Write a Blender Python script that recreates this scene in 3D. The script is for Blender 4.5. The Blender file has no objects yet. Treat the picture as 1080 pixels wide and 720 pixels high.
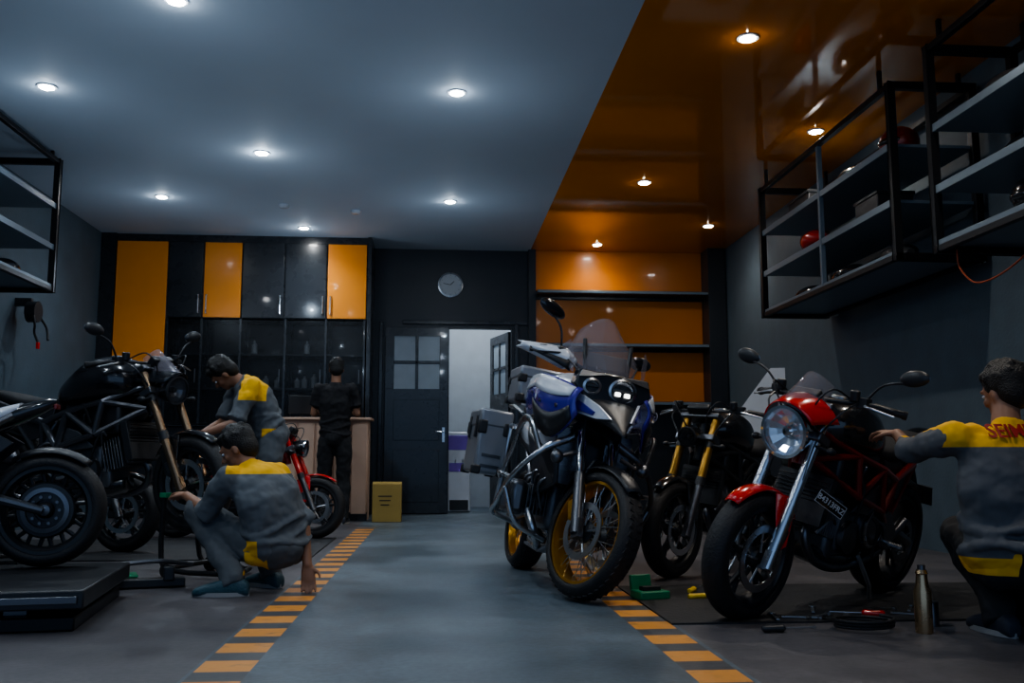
import bpy, bmesh, math, random
import numpy as np
from mathutils import Vector as V, Matrix as Mx
random.seed(4)
sc=bpy.context.scene
COL=sc.collection
rad=math.radians

# ------------------------------------------------------------------ materials
def mat(name,col,rough=.5,metal=0.,coat=0.,var=.12,ns=6.,bump=0.,bs=120.,es=0.,alpha=1.,trans=0.):
    m=bpy.data.materials.new(name); m.use_nodes=True
    nt=m.node_tree; b=nt.nodes['Principled BSDF']
    tc=nt.nodes.new('ShaderNodeTexCoord'); no=nt.nodes.new('ShaderNodeTexNoise')
    no.inputs['Scale'].default_value=ns; no.inputs['Detail'].default_value=4
    nt.links.new(tc.outputs['Object'],no.inputs['Vector'])
    mx=nt.nodes.new('ShaderNodeMix'); mx.data_type='RGBA'
    mx.inputs[6].default_value=[c*(1-var) for c in col]+[1]
    mx.inputs[7].default_value=[min(1,c*(1+var)) for c in col]+[1]
    nt.links.new(no.outputs['Fac'],mx.inputs[0]); nt.links.new(mx.outputs[2],b.inputs['Base Color'])
    mr=nt.nodes.new('ShaderNodeMapRange'); mr.inputs['To Min'].default_value=max(.02,rough-.06); mr.inputs['To Max'].default_value=min(1,rough+.06)
    nt.links.new(no.outputs['Fac'],mr.inputs['Value']); nt.links.new(mr.outputs[0],b.inputs['Roughness'])
    b.inputs['Metallic'].default_value=metal; b.inputs['Coat Weight'].default_value=coat; b.inputs['Coat Roughness'].default_value=.05
    if bump:
        n2=nt.nodes.new('ShaderNodeTexNoise'); n2.inputs['Scale'].default_value=bs; nt.links.new(tc.outputs['Object'],n2.inputs['Vector'])
        bp=nt.nodes.new('ShaderNodeBump'); bp.inputs['Strength'].default_value=bump; bp.inputs['Distance'].default_value=.01
        nt.links.new(n2.outputs['Fac'],bp.inputs['Height']); nt.links.new(bp.outputs[0],b.inputs['Normal'])
    if es:
        b.inputs['Emission Color'].default_value=list(col)+[1]; b.inputs['Emission Strength'].default_value=es
    b.inputs['Alpha'].default_value=alpha; b.inputs['Transmission Weight'].default_value=trans
    return m
K=dict(
 black=mat('black_gloss_paint',(.014,.015,.018),.18,0,.7),
 matte=mat('matte_black_plastic',(.022,.024,.028),.40),
 rubber=mat('tyre_rubber',(.018,.018,.02),.6,bump=.3,bs=90),
 steel=mat('brushed_steel',(.55,.57,.6),.28,1),
 dsteel=mat('dark_steel',(.16,.165,.18),.33,.9),
 engine=mat('engine_grey_metal',(.12,.127,.14),.38,.6,bump=.2,bs=60),
 alu=mat('aluminium_case',(.28,.30,.34),.32,.5),
 gold=mat('gold_anodised',(.72,.36,.05),.3,.85),
 goldd=mat('aged_gold_fork',(.46,.25,.05),.3,.85),
 goldf=mat('bronze_fork',(.27,.185,.12),.25,.9),
 bronze=mat('brass_flask',(.48,.34,.20),.28,.9),
 red=mat('red_gloss_paint',(.62,.012,.008),.2,0,.8),
 dred=mat('dark_red_frame',(.20,.013,.009),.3,.1,.4),
 white=mat('white_gloss_paint',(.66,.69,.75),.25,0,.5),
 blue=mat('deep_blue_paint',(.055,.04,.34),.25,.2,.8),
 screen=mat('smoked_screen',(.30,.28,.32),.07,0,.8,alpha=.28),
 clear=mat('clear_lens',(.10,.11,.12),.04,0,.8,alpha=.14),
 refl=mat('faceted_reflector',(.86,.89,.94),.16,.8,ns=60,var=.1),
 dglass=mat('dark_glass_door',(.01,.012,.015),.28,0,0,alpha=.30),
 glass=mat('lamp_glass',(.62,.66,.72),.14,.25,.8,ns=30,var=.3),
 lamp_on=mat('lit_headlamp',(1,1,.95),.3,es=4.),
 chrome=mat('chrome',(.8,.8,.82),.08,1),
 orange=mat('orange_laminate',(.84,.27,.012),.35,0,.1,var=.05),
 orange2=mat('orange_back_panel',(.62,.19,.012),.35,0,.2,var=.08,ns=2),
 blacklam=mat('black_laminate',(.018,.021,.026),.28,0,.3),
 wood=mat('counter_wood',(.62,.42,.31),.5,var=.12,ns=3),
 frame=mat('rack_black_steel',(.012,.013,.016),.4,.3),
 shelf=mat('rack_shelf_grey',(.15,.20,.25),.4,.1),
 skin=mat('skin',(.30,.15,.09),.5,var=.08),
 hair=mat('black_hair',(.01,.009,.009),.5,bump=.8,bs=160),
 shoe=mat('dark_shoe',(.03,.035,.05),.6),
 teal=mat('teal_shoe',(.035,.085,.11),.6,bump=.4,bs=70),
 sole=mat('shoe_sole',(.3,.3,.3),.7),
 tshirt=mat('black_cotton',(.010,.010,.013),.85,bump=.4,bs=14),
 jeans=mat('dark_trousers',(.016,.017,.02),.85,bump=.4,bs=14),
 green=mat('green_plastic',(.01,.22,.10),.4),
 yellow=mat('yellow_plastic',(.85,.55,.03),.4),
 seat=mat('seat_leather',(.016,.016,.018),.6,bump=.2,bs=200),
 mirror=mat('mirror_glass',(.5,.55,.62),.05,1),
 purple=mat('purple_plastic',(.20,.11,.5),.4),
 ink=mat('dark_ink',(.02,.02,.02),.6),
 redink=mat('dark_red_ink',(.36,.015,.01),.6),
 greyink=mat('pale_plate_ink',(.55,.57,.6),.6),
 cable=mat('orange_cable',(.38,.07,.02),.5),
)
# ------------------------------------------------------------------ geometry kit
def frame(ax):
    a=V(ax).normalized(); t=V((0,0,1)) if abs(a.z)<.9 else V((1,0,0))
    x=t.cross(a).normalized(); y=a.cross(x); return x,y,a
def spline(pts,k=6,closed=False):
    P=[V(p) for p in pts]; n=len(P)
    if n<3: return P
    out=[]
    for i in range(n if closed else n-1):
        if closed: a,b,c,d=P[i-1],P[i],P[(i+1)%n],P[(i+2)%n]
        else:
            b,c=P[i],P[i+1]; a=P[i-1] if i>0 else b*2-c; d=P[i+2] if i+2<n else c*2-b
        for j in range(k):
            t=j/k
            out.append(.5*((2*b)+(c-a)*t+(2*a-5*b+4*c-d)*t*t+(3*b-a-3*c+d)*t**3))
    if not closed: out.append(P[-1])
    return out
WARP=None
class G:
    def __init__(s,T=None): s.v=[];s.f=[];s.m=[];s.T=T;s.mi=0
    def add(s,vs,fs):
        o=len(s.v)
        for p in vs:
            p=V(p)
            if s.T is not None: p=s.T@p
            if WARP: p=WARP(p,s.T is None)
            s.v.append(p)
        for f in fs: s.f.append([i+o for i in f]); s.m.append(s.mi)
        return s
    def box(s,c,d,R=None,taper=1.):
        c=V(c); vs=[]
        for z in(-.5,.5):
            k=taper if z>0 else 1
            for x,y in((-.5,-.5),(.5,-.5),(.5,.5),(-.5,.5)):
                p=V((x*d[0]*k,y*d[1]*k,z*d[2]))
                if R is not None: p=R@p
                vs.append(c+p)
        return s.add(vs,[(0,3,2,1),(4,5,6,7),(0,1,5,4),(1,2,6,5),(2,3,7,6),(3,0,4,7)])
    def loft(s,rings,cap=True,wrap=True):
        n=len(rings[0]); vs=[p for r in rings for p in r]; fs=[]
        for i in range(len(rings)-1):
            for j in range(n if wrap else n-1):
                k=(j+1)%n; fs.append((i*n+j,i*n+k,(i+1)*n+k,(i+1)*n+j))
        if cap and wrap:
            fs.append(tuple(range(n))[::-1]); o=(len(rings)-1)*n; fs.append(tuple(range(o,o+n)))
        return s.add(vs,fs)
    def sheet(s,rows): return s.loft(rows,cap=False,wrap=False)
    def tube(s,pts,r,n=8,sm=0,closed=False,ends=True):
        P=spline(pts,sm,closed) if sm else [V(p) for p in pts]
        m=len(P)
        if isinstance(r,(int,float)): R=[r]*m
        else:
            R=[]
            for i in range(m):
                t=i/(m-1)*(len(r)-1); a=min(int(t),len(r)-2); R.append(r[a]+(r[a+1]-r[a])*(t-a))
        rings=[];x=None
        for i in range(m):
            if closed: d=P[(i+1)%m]-P[i-1]
            else: d=P[min(i+1,m-1)]-P[max(i-1,0)]
            if d.length<1e-9: d=V((0,0,1))
            d.normalize()
            if x is None: x,y,_=frame(d)
            else:
                x=(x-d*x.dot(d)).normalized(); y=d.cross(x)
            rings.append([P[i]+(x*math.cos(2*math.pi*j/n)+y*math.sin(2*math.pi*j/n))*R[i] for j in range(n)])
        if closed:
            rings.append(rings[0]); return s.loft(rings,cap=False)
        return s.loft(rings)
    def cyl(s,p0,p1,r0,r1=None,n=20):
        r1=r0 if r1 is None else r1
        return s.lathe([(r0,0),(r1,(V(p1)-V(p0)).length)],p0,V(p1)-V(p0),n)
    def lathe(s,prof,c,ax,n=32,cap=True):
        x,y,a=frame(ax); c=V(c)
        rings=[[c+a*h+(x*math.cos(2*math.pi*j/n)+y*math.sin(2*math.pi*j/n))*r for j in range(n)] for r,h in prof]
        return s.loft(rings,cap=cap)
    def ringlathe(s,prof,c,ax,n=48):   # closed profile
        return s.lathe(list(prof)+[prof[0]],c,ax,n,cap=False)
    def sph(s,c,r,n=16,R=None):
        if isinstance(r,(int,float)): r=(r,r,r)
        c=V(c); m=n//2+1; rings=[]
        for i in range(m+1):
            t=math.pi*(i+.02)/(m+.04); ring=[]
            for j in range(n):
                q=V((r[0]*math.sin(t)*math.cos(2*math.pi*j/n),r[1]*math.sin(t)*math.sin(2*math.pi*j/n),r[2]*math.cos(t)))
                if R is not None: q=R@q
                ring.append(c+q)
            rings.append(ring)
        return s.loft(rings)
    def prism(s,pts,vec):
        n=len(pts); a=[V(p) for p in pts]; b=[p+V(vec) for p in a]
        return s.add(a+b,[tuple(range(n))[::-1],tuple(range(n,2*n))]+[(i,(i+1)%n,(i+1)%n+n,i+n) for i in range(n)])
    def stx(s,st,e=2.5,n=20,sm=4):  # body loft along x: (x,zc,w,h)
        if sm:
            st=[tuple(p) for p in [list(q) for q in _cr(st,sm)]]
        rings=[]
        for x,zc,w,h in st:
            w=max(w,.002);h=max(h,.002);r=[]
            for j in range(n):
                t=2*math.pi*j/n; c,si=math.cos(t),math.sin(t)
                r.append(V((x,w*math.copysign(abs(c)**(2/e),c),zc+h*math.copysign(abs(si)**(2/e),si))))
            rings.append(r)
        return s.loft(rings)
    def obj(s,name,mats,parent=None,smooth=35,bevel=0,solid=0,sub=0,label=None,seg=2):
        me=bpy.data.meshes.new(name)
        bm=bmesh.new(); vs=[bm.verts.new(p) for p in s.v]
        for f,mi in zip(s.f,s.m):
            try:
                q=bm.faces.new([vs[i] for i in f]); q.material_index=mi
            except ValueError: pass
        bmesh.ops.remove_doubles(bm,verts=bm.verts,dist=1e-6)
        bmesh.ops.recalc_face_normals(bm,faces=bm.faces)
        bm.to_mesh(me); bm.free()
        if not isinstance(mats,(list,tuple)): mats=[mats]
        for m in mats: me.materials.append(K[m] if isinstance(m,str) else m)
        if smooth:
            me.shade_smooth(); me.set_sharp_from_angle(angle=rad(smooth))
        o=bpy.data.objects.new(name,me); COL.objects.link(o)
        if parent is not None: o.parent=parent
        if solid:
            q=o.modifiers.new('solid','SOLIDIFY'); q.thickness=solid; q.offset=0
        if bevel:
            q=o.modifiers.new('bevel','BEVEL'); q.width=bevel; q.segments=seg; q.limit_method='ANGLE'; q.angle_limit=rad(40)
        if sub:
            q=o.modifiers.new('sub','SUBSURF'); q.levels=sub; q.render_levels=sub
        if label: o['label']=label
        return o
def _cr(st,k):
    n=len(st); out=[]
    for i in range(n-1):
        b,c=st[i],st[i+1]; a=st[i-1] if i else b; d=st[i+2] if i+2<n else c
        for j in range(k):
            t=j/k; out.append([.5*((2*b[q])+(c[q]-a[q])*t+(2*a[q]-5*b[q]+4*c[q]-d[q])*t*t+(3*b[q]-a[q]-3*c[q]+d[q])*t**3) for q in range(4)])
    out.append(list(st[-1])); return out
def root(name,loc,yaw=0,lean=0,scale=1,label='',cat='',group=None):
    o=bpy.data.objects.new(name,None); COL.objects.link(o)
    o.location=loc; o.rotation_euler=(lean,0,yaw); o.scale=(scale,)*3; o.empty_display_size=.1
    o['label']=label; o['category']=cat
    if group: o['group']=group
    return o
def tag(o,label,cat,group=None):
    o['label']=label; o['category']=cat
    if group: o['group']=group
    return o
def text(s,name,m,parent,Mt,size,ext=.001,shear=0,off=.0012):
    c=bpy.data.curves.new('t','FONT'); c.body=s; c.size=size; c.align_x='CENTER'; c.align_y='CENTER'; c.extrude=ext; c.shear=shear; c.offset=off
    t=bpy.data.objects.new('t',c); COL.objects.link(t)
    bpy.context.view_layer.update()
    me=bpy.data.meshes.new_from_object(t); bpy.data.objects.remove(t)
    me.transform(Mt); me.materials.clear(); me.materials.append(K[m]); me.name=name
    if WARP:
        for v in me.vertices: v.co=WARP(v.co,True)
    o=bpy.data.objects.new(name,me); COL.objects.link(o); o.parent=parent; return o
def basis(x,y,o):
    x=V(x).normalized(); y=V(y); y=(y-x*y.dot(x)).normalized(); z=x.cross(y)
    m=Mx((x,y,z)).transposed().to_4x4(); m.translation=V(o); return m
def struct(o): o['kind']='structure'; return o

# ------------------------------------------------------------------ room
HC=3.63; XL=-4.3; XR=4.0; YB=13.0; YF=-1.5; XS=1.31
def floor_mat():
    m=bpy.data.materials.new('floor_epoxy'); m.use_nodes=True; nt=m.node_tree; L=nt.links; b=nt.nodes['Principled BSDF']
    N=nt.nodes.new
    tc=N('ShaderNodeTexCoord'); sp=N('ShaderNodeSeparateXYZ'); L.new(tc.outputs['Object'],sp.inputs[0])
    def noise(s,d=5):
        n=N('ShaderNodeTexNoise'); n.inputs['Scale'].default_value=s; n.inputs['Detail'].default_value=d; L.new(tc.outputs['Object'],n.inputs['Vector']); return n.outputs['Fac']
    def math_(op,a,bv=None):
        n=N('ShaderNodeMath'); n.operation=op
        for i,x in enumerate((a,bv)):
            if x is None: continue
            if isinstance(x,(int,float)): n.inputs[i].default_value=x
            else: L.new(x,n.inputs[i])
        return n.outputs[0]
    def ramp(f,lo,hi,a,c):
        n=N('ShaderNodeMapRange'); n.inputs[1].default_value=lo; n.inputs[2].default_value=hi; n.inputs[3].default_value=a; n.inputs[4].default_value=c; L.new(f,n.inputs[0]); return n.outputs[0]
    def mix(f,a,c):
        n=N('ShaderNodeMix'); n.data_type='RGBA'
        if isinstance(f,(int,float)): n.inputs[0].default_value=f
        else: L.new(f,n.inputs[0])
        for i,x in((6,a),(7,c)):
            if isinstance(x,tuple): n.inputs[i].default_value=x+(1,)
            else: L.new(x,n.inputs[i])
        return n.outputs[2]
    big=noise(1.1); fine=noise(35); mid=noise(5)
    X,Y=sp.outputs[0],sp.outputs[1]
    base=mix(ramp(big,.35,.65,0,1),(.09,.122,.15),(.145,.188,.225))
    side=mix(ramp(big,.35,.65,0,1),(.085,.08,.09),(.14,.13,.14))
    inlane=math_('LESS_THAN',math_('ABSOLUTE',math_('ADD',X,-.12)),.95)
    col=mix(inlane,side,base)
    col=mix(ramp(mid,.45,.7,0,.35),col,(.06,.065,.07))
    col=mix(ramp(fine,.3,.7,0,.4),col,(.05,.055,.06))
    for xc,hw,ph,y0,y1 in((-.72,.095,3.53,2.,10.4),(.96,.09,3.24,2.,6.9)):
        ix=math_('LESS_THAN',math_('ABSOLUTE',math_('ADD',X,-xc)),hw)
        fr=math_('FRACT',math_('ADD',math_('DIVIDE',math_('ADD',Y,-ph+20*.33),.33),.29))
        d=math_('LESS_THAN',fr,.56)
        rng=math_('MULTIPLY',math_('GREATER_THAN',Y,y0),math_('LESS_THAN',Y,y1))
        band=math_('MULTIPLY',ix,rng); q=math_('MULTIPLY',band,d)
        col=mix(band,col,(.075,.078,.085))
        wear=ramp(noise(14),.25,.45,.55,1.)
        col=mix(math_('MULTIPLY',q,wear),col,(.68,.29,.06))
    L.new(col,b.inputs['Base Color'])
    L.new(ramp(big,.3,.7,.32,.5),b.inputs['Roughness'])
    bp=N('ShaderNodeBump'); bp.inputs['Strength'].default_value=.2; bp.inputs['Distance'].default_value=.005; L.new(fine,bp.inputs['Height']); L.new(bp.outputs[0],b.inputs['Normal'])
    return m
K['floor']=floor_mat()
K['ceil']=mat('ceiling_plaster',(.50,.58,.68),.7,var=.04,ns=2)
K['oceil']=mat('orange_gloss_ceiling',(.66,.22,.02),.07,0,.5,var=.15,ns=1.2)
K['wall']=mat('dark_grey_wall',(.085,.12,.15),.6,var=.25,ns=5,bump=.15,bs=40)
K['bwall']=mat('black_wall',(.022,.028,.036),.4,var=.15)
K['hall']=mat('hall_grey_wall',(.52,.57,.62),.7)
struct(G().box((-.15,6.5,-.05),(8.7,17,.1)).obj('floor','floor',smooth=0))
struct(G().box(((XL+XS)/2,6.4,HC+.06),(XS-XL+.0,16,.12)).obj('ceiling','ceil',smooth=0))
struct(G().box(((XR+XS)/2,6.4,HC+.06),(XR-XS,16,.12)).obj('ceiling','oceil',smooth=0))
struct(G().box((XL-.1,6.4,HC/2),(.2,16,HC)).obj('wall_left','wall',smooth=0))
struct(G().box((XR+.1,6.4,HC/2),(.2,16,HC)).obj('wall_right','wall',smooth=0))
g=G()
g.box(((XL+.19)/2,YB+.08,HC/2),(.19-XL,.16,HC)); g.box((.62,YB+.08,(HC+2.53)/2),(.86,.16,HC-2.53)); g.box(((1.05+XR)/2,YB+.08,HC/2),(XR-1.05,.16,HC))
struct(g.obj('wall_back','bwall',smooth=0))
struct(G().box((.6,14.9,HC/2),(4,.1,HC)).obj('wall_hallway','hall',smooth=0))
struct(G().box((.45,YB-.02,2.60),(1.8,.04,.05)).box((-.74,YB-.02,1.3),(.05,.04,2.6)).box((1.12,YB-.02,1.3),(.05,.04,2.6)).obj('trim_1','blacklam',smooth=0,bevel=.005))
struct(G().box((1.33,YB-.06,HC/2),(.10,.12,HC)).obj('trim_2','bwall',smooth=0))
struct(G().box((3.86,YB-.2,HC/2),(.24,.4,HC)).obj('trim_3','bwall',smooth=0))
struct(G().box((XR-.06,5.0,HC/2),(.12,.45,HC)).obj('trim_4','wall',smooth=0))
# orange alcove panels on the back wall
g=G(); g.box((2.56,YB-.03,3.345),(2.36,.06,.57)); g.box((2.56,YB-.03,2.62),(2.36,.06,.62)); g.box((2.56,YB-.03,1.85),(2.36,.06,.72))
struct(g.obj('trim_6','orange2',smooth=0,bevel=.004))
for z in(3.0,2.27,1.48):
    o=root('wall_shelf',(2.56,YB-.2,z),label='long black wall shelf with a pale front edge on orange panels',cat='shelf',group='shelves across the orange panels')
    G().box((0,0,0),(2.36,.30,.05)).obj('shelf_board','blacklam',o,bevel=.004)
    G().box((0,-.16,0),(2.36,.012,.035)).obj('edge_strip','shelf',o,bevel=.002)
def door(name,loc,yaw,w,h,panes=True,mw='hall'):
    o=bpy.data.objects.new(name,None); COL.objects.link(o); o.location=loc; o.rotation_euler=(0,0,yaw); o['kind']='structure'
    z0,z1=h-.85,h-.12; a,b=.12,w-.12
    g=G()
    g.box((w/2,0,z0/2),(w,.045,z0)); g.box((w/2,0,(h+z1)/2),(w,.045,h-z1)); g.box((a/2,0,(z0+z1)/2),(a,.045,z1-z0)); g.box(((w+b)/2,0,(z0+z1)/2),(w-b,.045,z1-z0))
    g.box((w/2,0,(z0+z1)/2),(.04,.045,z1-z0)); g.box((w/2,0,(z0+z1)/2),(b-a,.045,.04))
    g.box((w/2,-.028,.5),(w-.24,.012,.7)); g.box((w/2,-.028,1.25),(w-.24,.012,.55))
    g.obj('door_leaf','blacklam',o,bevel=.004)
    G().box((w/2,.0,(z0+z1)/2),(b-a,.01,z1-z0)).obj('window_pane',mw,o)
    G().box((w-.06,-.03,1.05),(.035,.012,.2)).tube([(w-.06,-.035,1.09),(w-.06,-.075,1.09),(w-.16,-.075,1.09)],.009).obj('door_handle','steel',o)
    return o
K['pane']=mat('frosted_pane',(.36,.42,.47),.3,var=.25,ns=4)
door('door_1',(-.68,YB-.03,.01),0,.86,2.52,mw='pane')
door('door_2',(1.04,YB+.2,.01),rad(105),.8,2.5,mw='pane')
# clock
K['cface']=mat('clock_face_grey',(.46,.50,.53),.35,var=.03)
o=root('wall_clock',(.2,YB-.0,3.13),label='round grey-faced clock with a pale rim on a black wall',cat='clock')
G().lathe([(.17,0),(.175,.03),(.155,.035),(.15,.02)],(0,0,0),(0,-1,0),40).obj('clock_rim','steel',o)
G().lathe([(.152,.018),(.152,.022)],(0,0,0),(0,-1,0),40).obj('clock_face','cface',o)
g=G()
for i in range(12):
    a=i*math.pi/6; g.box((.135*math.sin(a),-.025,.135*math.cos(a)),(.005,.003,.012),Mx.Rotation(a,3,'Y'))
g.obj('hour_marks','ink',o)
G().tube([(0,-.028,0),(.05,-.028,.05)],.004).tube([(0,-.03,0),(-.1,-.03,.02)],.003).obj('clock_hand','ink',o)

# ------------------------------------------------------------------ cabinets
YC=12.35
def cabinet(x0,x1,z0,z1,m,doors,hs,label):
    o=root('storage_cabinet',((x0+x1)/2,YC,z0),label=label,cat='cabinet')
    w=x1-x0;h=z1-z0
    G().box((0,.33,h/2),(w,.60,h)).obj('cabinet_body','blacklam',o,bevel=.003)
    dw=w/doors
    for i in range(doors):
        cx=-w/2+dw*(i+.5)
        d=G().box((cx,.015,h/2),(dw-.02,.03,h-.02)).obj('cabinet_door',m,o,bevel=.003)
        s=hs[i]
        if s:
            x=cx+s*(dw/2-.05)
            G().tube([(x,0,.06),(x,-.03,.06),(x,-.03,.30),(x,0,.30)],.009).obj('handle','steel',d)
cabinet(-4.11,-3.45,1.85,3.54,'orange',1,[0],'tall orange-fronted wall cabinet beside the grey wall')
cabinet(-3.45,-3.0,2.535,3.54,'blacklam',1,[1],'narrow black-fronted upper cabinet between orange ones')
cabinet(-3.0,-2.51,2.535,3.54,'orange',1,[-1],'orange-fronted upper cabinet between black ones')
cabinet(-2.51,-1.42,2.535,3.54,'blacklam',2,[1,1],'wide black two-door upper cabinet with steel handles')
cabinet(-1.42,-.90,2.535,3.54,'orange',1,[-1],'orange-fronted upper cabinet at the end of the row')
cabinet(-4.11,-3.46,1.17,1.845,'blacklam',1,[0],'black-fronted cabinet under the tall orange one')
for x0,x1 in((-4.11,-3.05),(-3.05,-2.0),(-2.0,-.9)):
    cabinet(x0,x1,0,1.145,'blacklam',2,[1,-1],'black base cabinet below the shelving')
struct(G().box((XL+.095,12.66,HC/2),(.19,.64,HC)).box((-2.6,12.68,3.585),(3.5,.6,.09)).box((-.87,12.66,HC/2),(.05,.66,HC)).obj('trim_7','blacklam',smooth=0))
o=root('display_shelving',(-2.18,YC,1.17),label='black glass-fronted display shelving under the upper cabinets',cat='shelving')
g=G(); W=2.54
g.box((0,.6,.68),(W,.03,1.36))
XD=(-1.255,-.82,-.33,.24,.76,1.255)
for x in XD: g.box((x,.3,.68),(.03,.6,1.36))
g.obj('shelving_body','blacklam',o,bevel=.003)
for z in(.02,.46,.9): G().box((0,.31,z+.0),(W,.56,.025)).obj('shelf_board','blacklam',o)
for a,b in zip(XD[:-1],XD[1:]):
    d=G().box(((a+b)/2,.012,.68),(b-a-.02,.012,1.33)).obj('glass_door','dglass',o)
    G().box((b-.06,-.005,.62),(.012,.02,.18)).obj('handle','dsteel',d,bevel=.002)
o=root('worktop',(-2.5,12.62,1.147),label='thin black worktop over the base cabinets',cat='worktop')
G().box((0,0,.008),(3.22,.66,.016)).obj('worktop_board','blacklam',o)
K['bottle']=mat('bottle_grey_plastic',(.36,.39,.42),.35)
for i,x in enumerate([-2.42,-2.3,-2.2,-2.05,-1.8,-1.7,-1.58,-2.36,-1.68]):
    z=1.17+.4745 if i<7 else 1.17+.9145
    o=root('oil_bottle',(x,YC+.2,z),label='small grey plastic oil bottle on a dark shelf',cat='bottle',group='bottles in the display shelving')
    h=random.uniform(.14,.2)
    G().lathe([(.035,0),(.04,.01),(.04,h*.7),(.015,h*.85),(.015,h)],(0,0,0),(0,0,1),16).obj('bottle_body','bottle',o)
    G().cyl((0,0,h),(0,0,h+.02),.018).obj('bottle_cap','matte',o)

# ------------------------------------------------------------------ counter
o=root('reception_counter',(-1.32,11.6,0),label='light wood reception counter with ribbed front panels',cat='counter')
g=G(); g.box((0,.22,.6),(1.04,.40,1.2)); g.obj('counter_body','wood',o,bevel=.008)
for i in range(5): G().box((-.42+i*.21,.005,.62),(.18,.03,1.08)).obj('front_panel','wood',o,bevel=.006)
G().box((0,.2,1.215),(1.12,.48,.03)).obj('counter_top','wood',o,bevel=.006)
G().box((0,.02,.05),(1.04,.02,.1)).obj('kickboard','blacklam',o)
o=root('desk_monitor',(-1.62,11.8,1.233),yaw=rad(20),label='small dark monitor on the wooden counter',cat='monitor')
G().box((0,0,.16),(.34,.03,.22)).obj('screen','matte',o,bevel=.004); G().box((0,.02,.03),(.04,.03,.06)).box((0,.02,.006),(.16,.12,.012)).obj('stand','matte',o)
K['tan']=mat('tan_cardboard',(.36,.25,.07),.7)
o=root('cardboard_box',(-.55,11.45,0),label='upright yellowish cardboard box on the floor by the counter',cat='box')
G().box((0,0,.22),(.34,.24,.44)).obj('box_body','tan',o,bevel=.006)
G().box((0,-.06,.45),(.34,.11,.008),Mx.Rotation(rad(12),3,'X')).obj('box_flap','tan',o); G().box((0,.06,.45),(.34,.11,.008),Mx.Rotation(rad(-12),3,'X')).obj('box_flap','tan',o)
g=G()
for i in range(3): g.box((-.02,-.122,.30-i*.05),(.16-.03*i,.002,.012))
g.obj('printed_lines','ink',o)
# water dispenser in the hallway
o=root('water_dispenser',(.345,13.5,0),label='white water dispenser with a purple band and dark base',cat='water dispenser')
G().box((0,0,.56),(.32,.3,1.10)).obj('dispenser_body','white',o,bevel=.02)
G().box((0,-.152,.96),(.31,.01,.20)).obj('control_panel','purple',o,bevel=.004)
G().box((0,-.152,.62),(.28,.01,.12)).obj('tap_recess','purple',o,bevel=.004)
G().box((0,-.152,.10),(.26,.01,.14)).obj('cabinet_door','matte',o,bevel=.004)
G().tube([(-.05,-.15,.72),(-.05,-.19,.72),(-.05,-.19,.69)],.01).obj('tap','steel',o)
G().tube([(.05,-.15,.72),(.05,-.19,.72),(.05,-.19,.69)],.01).obj('tap','steel',o)

# ------------------------------------------------------------------ racks
def rack(xa,xw,y0,y1,zb,zt,zs,label,mids=()):
    o=root('storage_rack',(0,0,0),label=label,cat='rack')
    o.location=(xw,(y0+y1)/2,zb); off=V(o.location)
    g=G()
    def bar(a,b,t=.045):
        a=V(a);b=V(b);d=b-a;g.box((a+b)/2-off,(abs(d.x)+t,abs(d.y)+t,abs(d.z)+t))
    for y in(y0,y1):
        for x in(xa,xw): bar((x,y,zb),(x,y,zt),.055)
        bar((xa,y,zb),(xw,y,zb),.055); bar((xa,y,zt),(xw,y,zt),.055)
    for x in(xa,xw):
        bar((x,y0,zt),(x,y1,zt)); bar((x,y0,zb),(x,y1,zb))
    for x in (xa,xw): 
        bar((x,y0+.15,zt),(x,y0+.15,HC-.02),.03); bar((x,y1-.15,zt),(x,y1-.15,HC-.02),.03)
    g.obj('rack_frame','frame',o,bevel=.004)
    for y in mids:
        g=G(); bar((xa,y,zb),(xa,y,zt),.04); g.obj('middle_post','shelf',o,bevel=.004)
    for z in zs:
        s=G().box(V(((xa+xw)/2,(y0+y1)/2,z))-off,(abs(xw-xa),y1-y0,.025)).obj('shelf_board','shelf',o,bevel=.003)
        G().box(V((xa,(y0+y1)/2,z))-off,(.03,y1-y0,.055)).obj('shelf_lip','shelf',s,bevel=.003)
    return o,off
rack(3.31,3.93,6.44,9.2,2.17,3.45,(2.19,2.58,3.0),'black steel ceiling-hung rack with three grey shelves',(7.75,))
rb,ro=rack(3.31,3.90,3.3,5.89,2.10,3.48,(2.13,2.5,2.92,),'black steel ceiling-hung rack with helmets and parts',(4.5,))
G().tube([V(p)+V((3.38,5.45,2.08))-ro for p in((0,.35,.0),(.0,.33,-.12),(.03,.22,-.24),(.05,.0,-.24),(.05,-.3,-.16),(.05,-.6,.0))],.006,8,6).obj('hanging_cable','cable',rb,label='thin orange cable looping below')
rack(-3.63,-4.25,6.0,9.16,2.32,3.56,(2.34,2.72,3.12),'black steel wall rack loaded with dark motorcycle parts',())
def helmet(loc,yaw,m,label):
    o=root('motorcycle_helmet',loc,yaw=yaw,label=label,cat='helmet')
    G().sph((0,0,.13),(.15,.12,.13),20).obj('helmet_shell',m,o); G().sph((.03,0,.13),(.128,.122,.055),20).obj('visor','black',o)
def partbox(loc,d,m,label,name='parts_box',cat='box',yaw=0):
    o=root(name,loc,yaw=yaw,label=label,cat=cat)
    G().box((0,0,d[2]/2),d).obj('box_body',m,o,bevel=.01); G().box((0,0,d[2]),(d[0]+.02,d[1]+.02,.03)).obj('box_lid',m,o,bevel=.006)
def cowl(loc,yaw,m,label):
    o=root('fairing_panel',loc,yaw=yaw,label=label,cat='motorcycle part')
    G().stx([(-.3,.06,.03,.03),(-.15,.09,.11,.07),(.05,.09,.13,.08),(.25,.06,.06,.05),(.32,.04,.02,.02)],2.3).obj('painted_shell',m,o)
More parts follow.
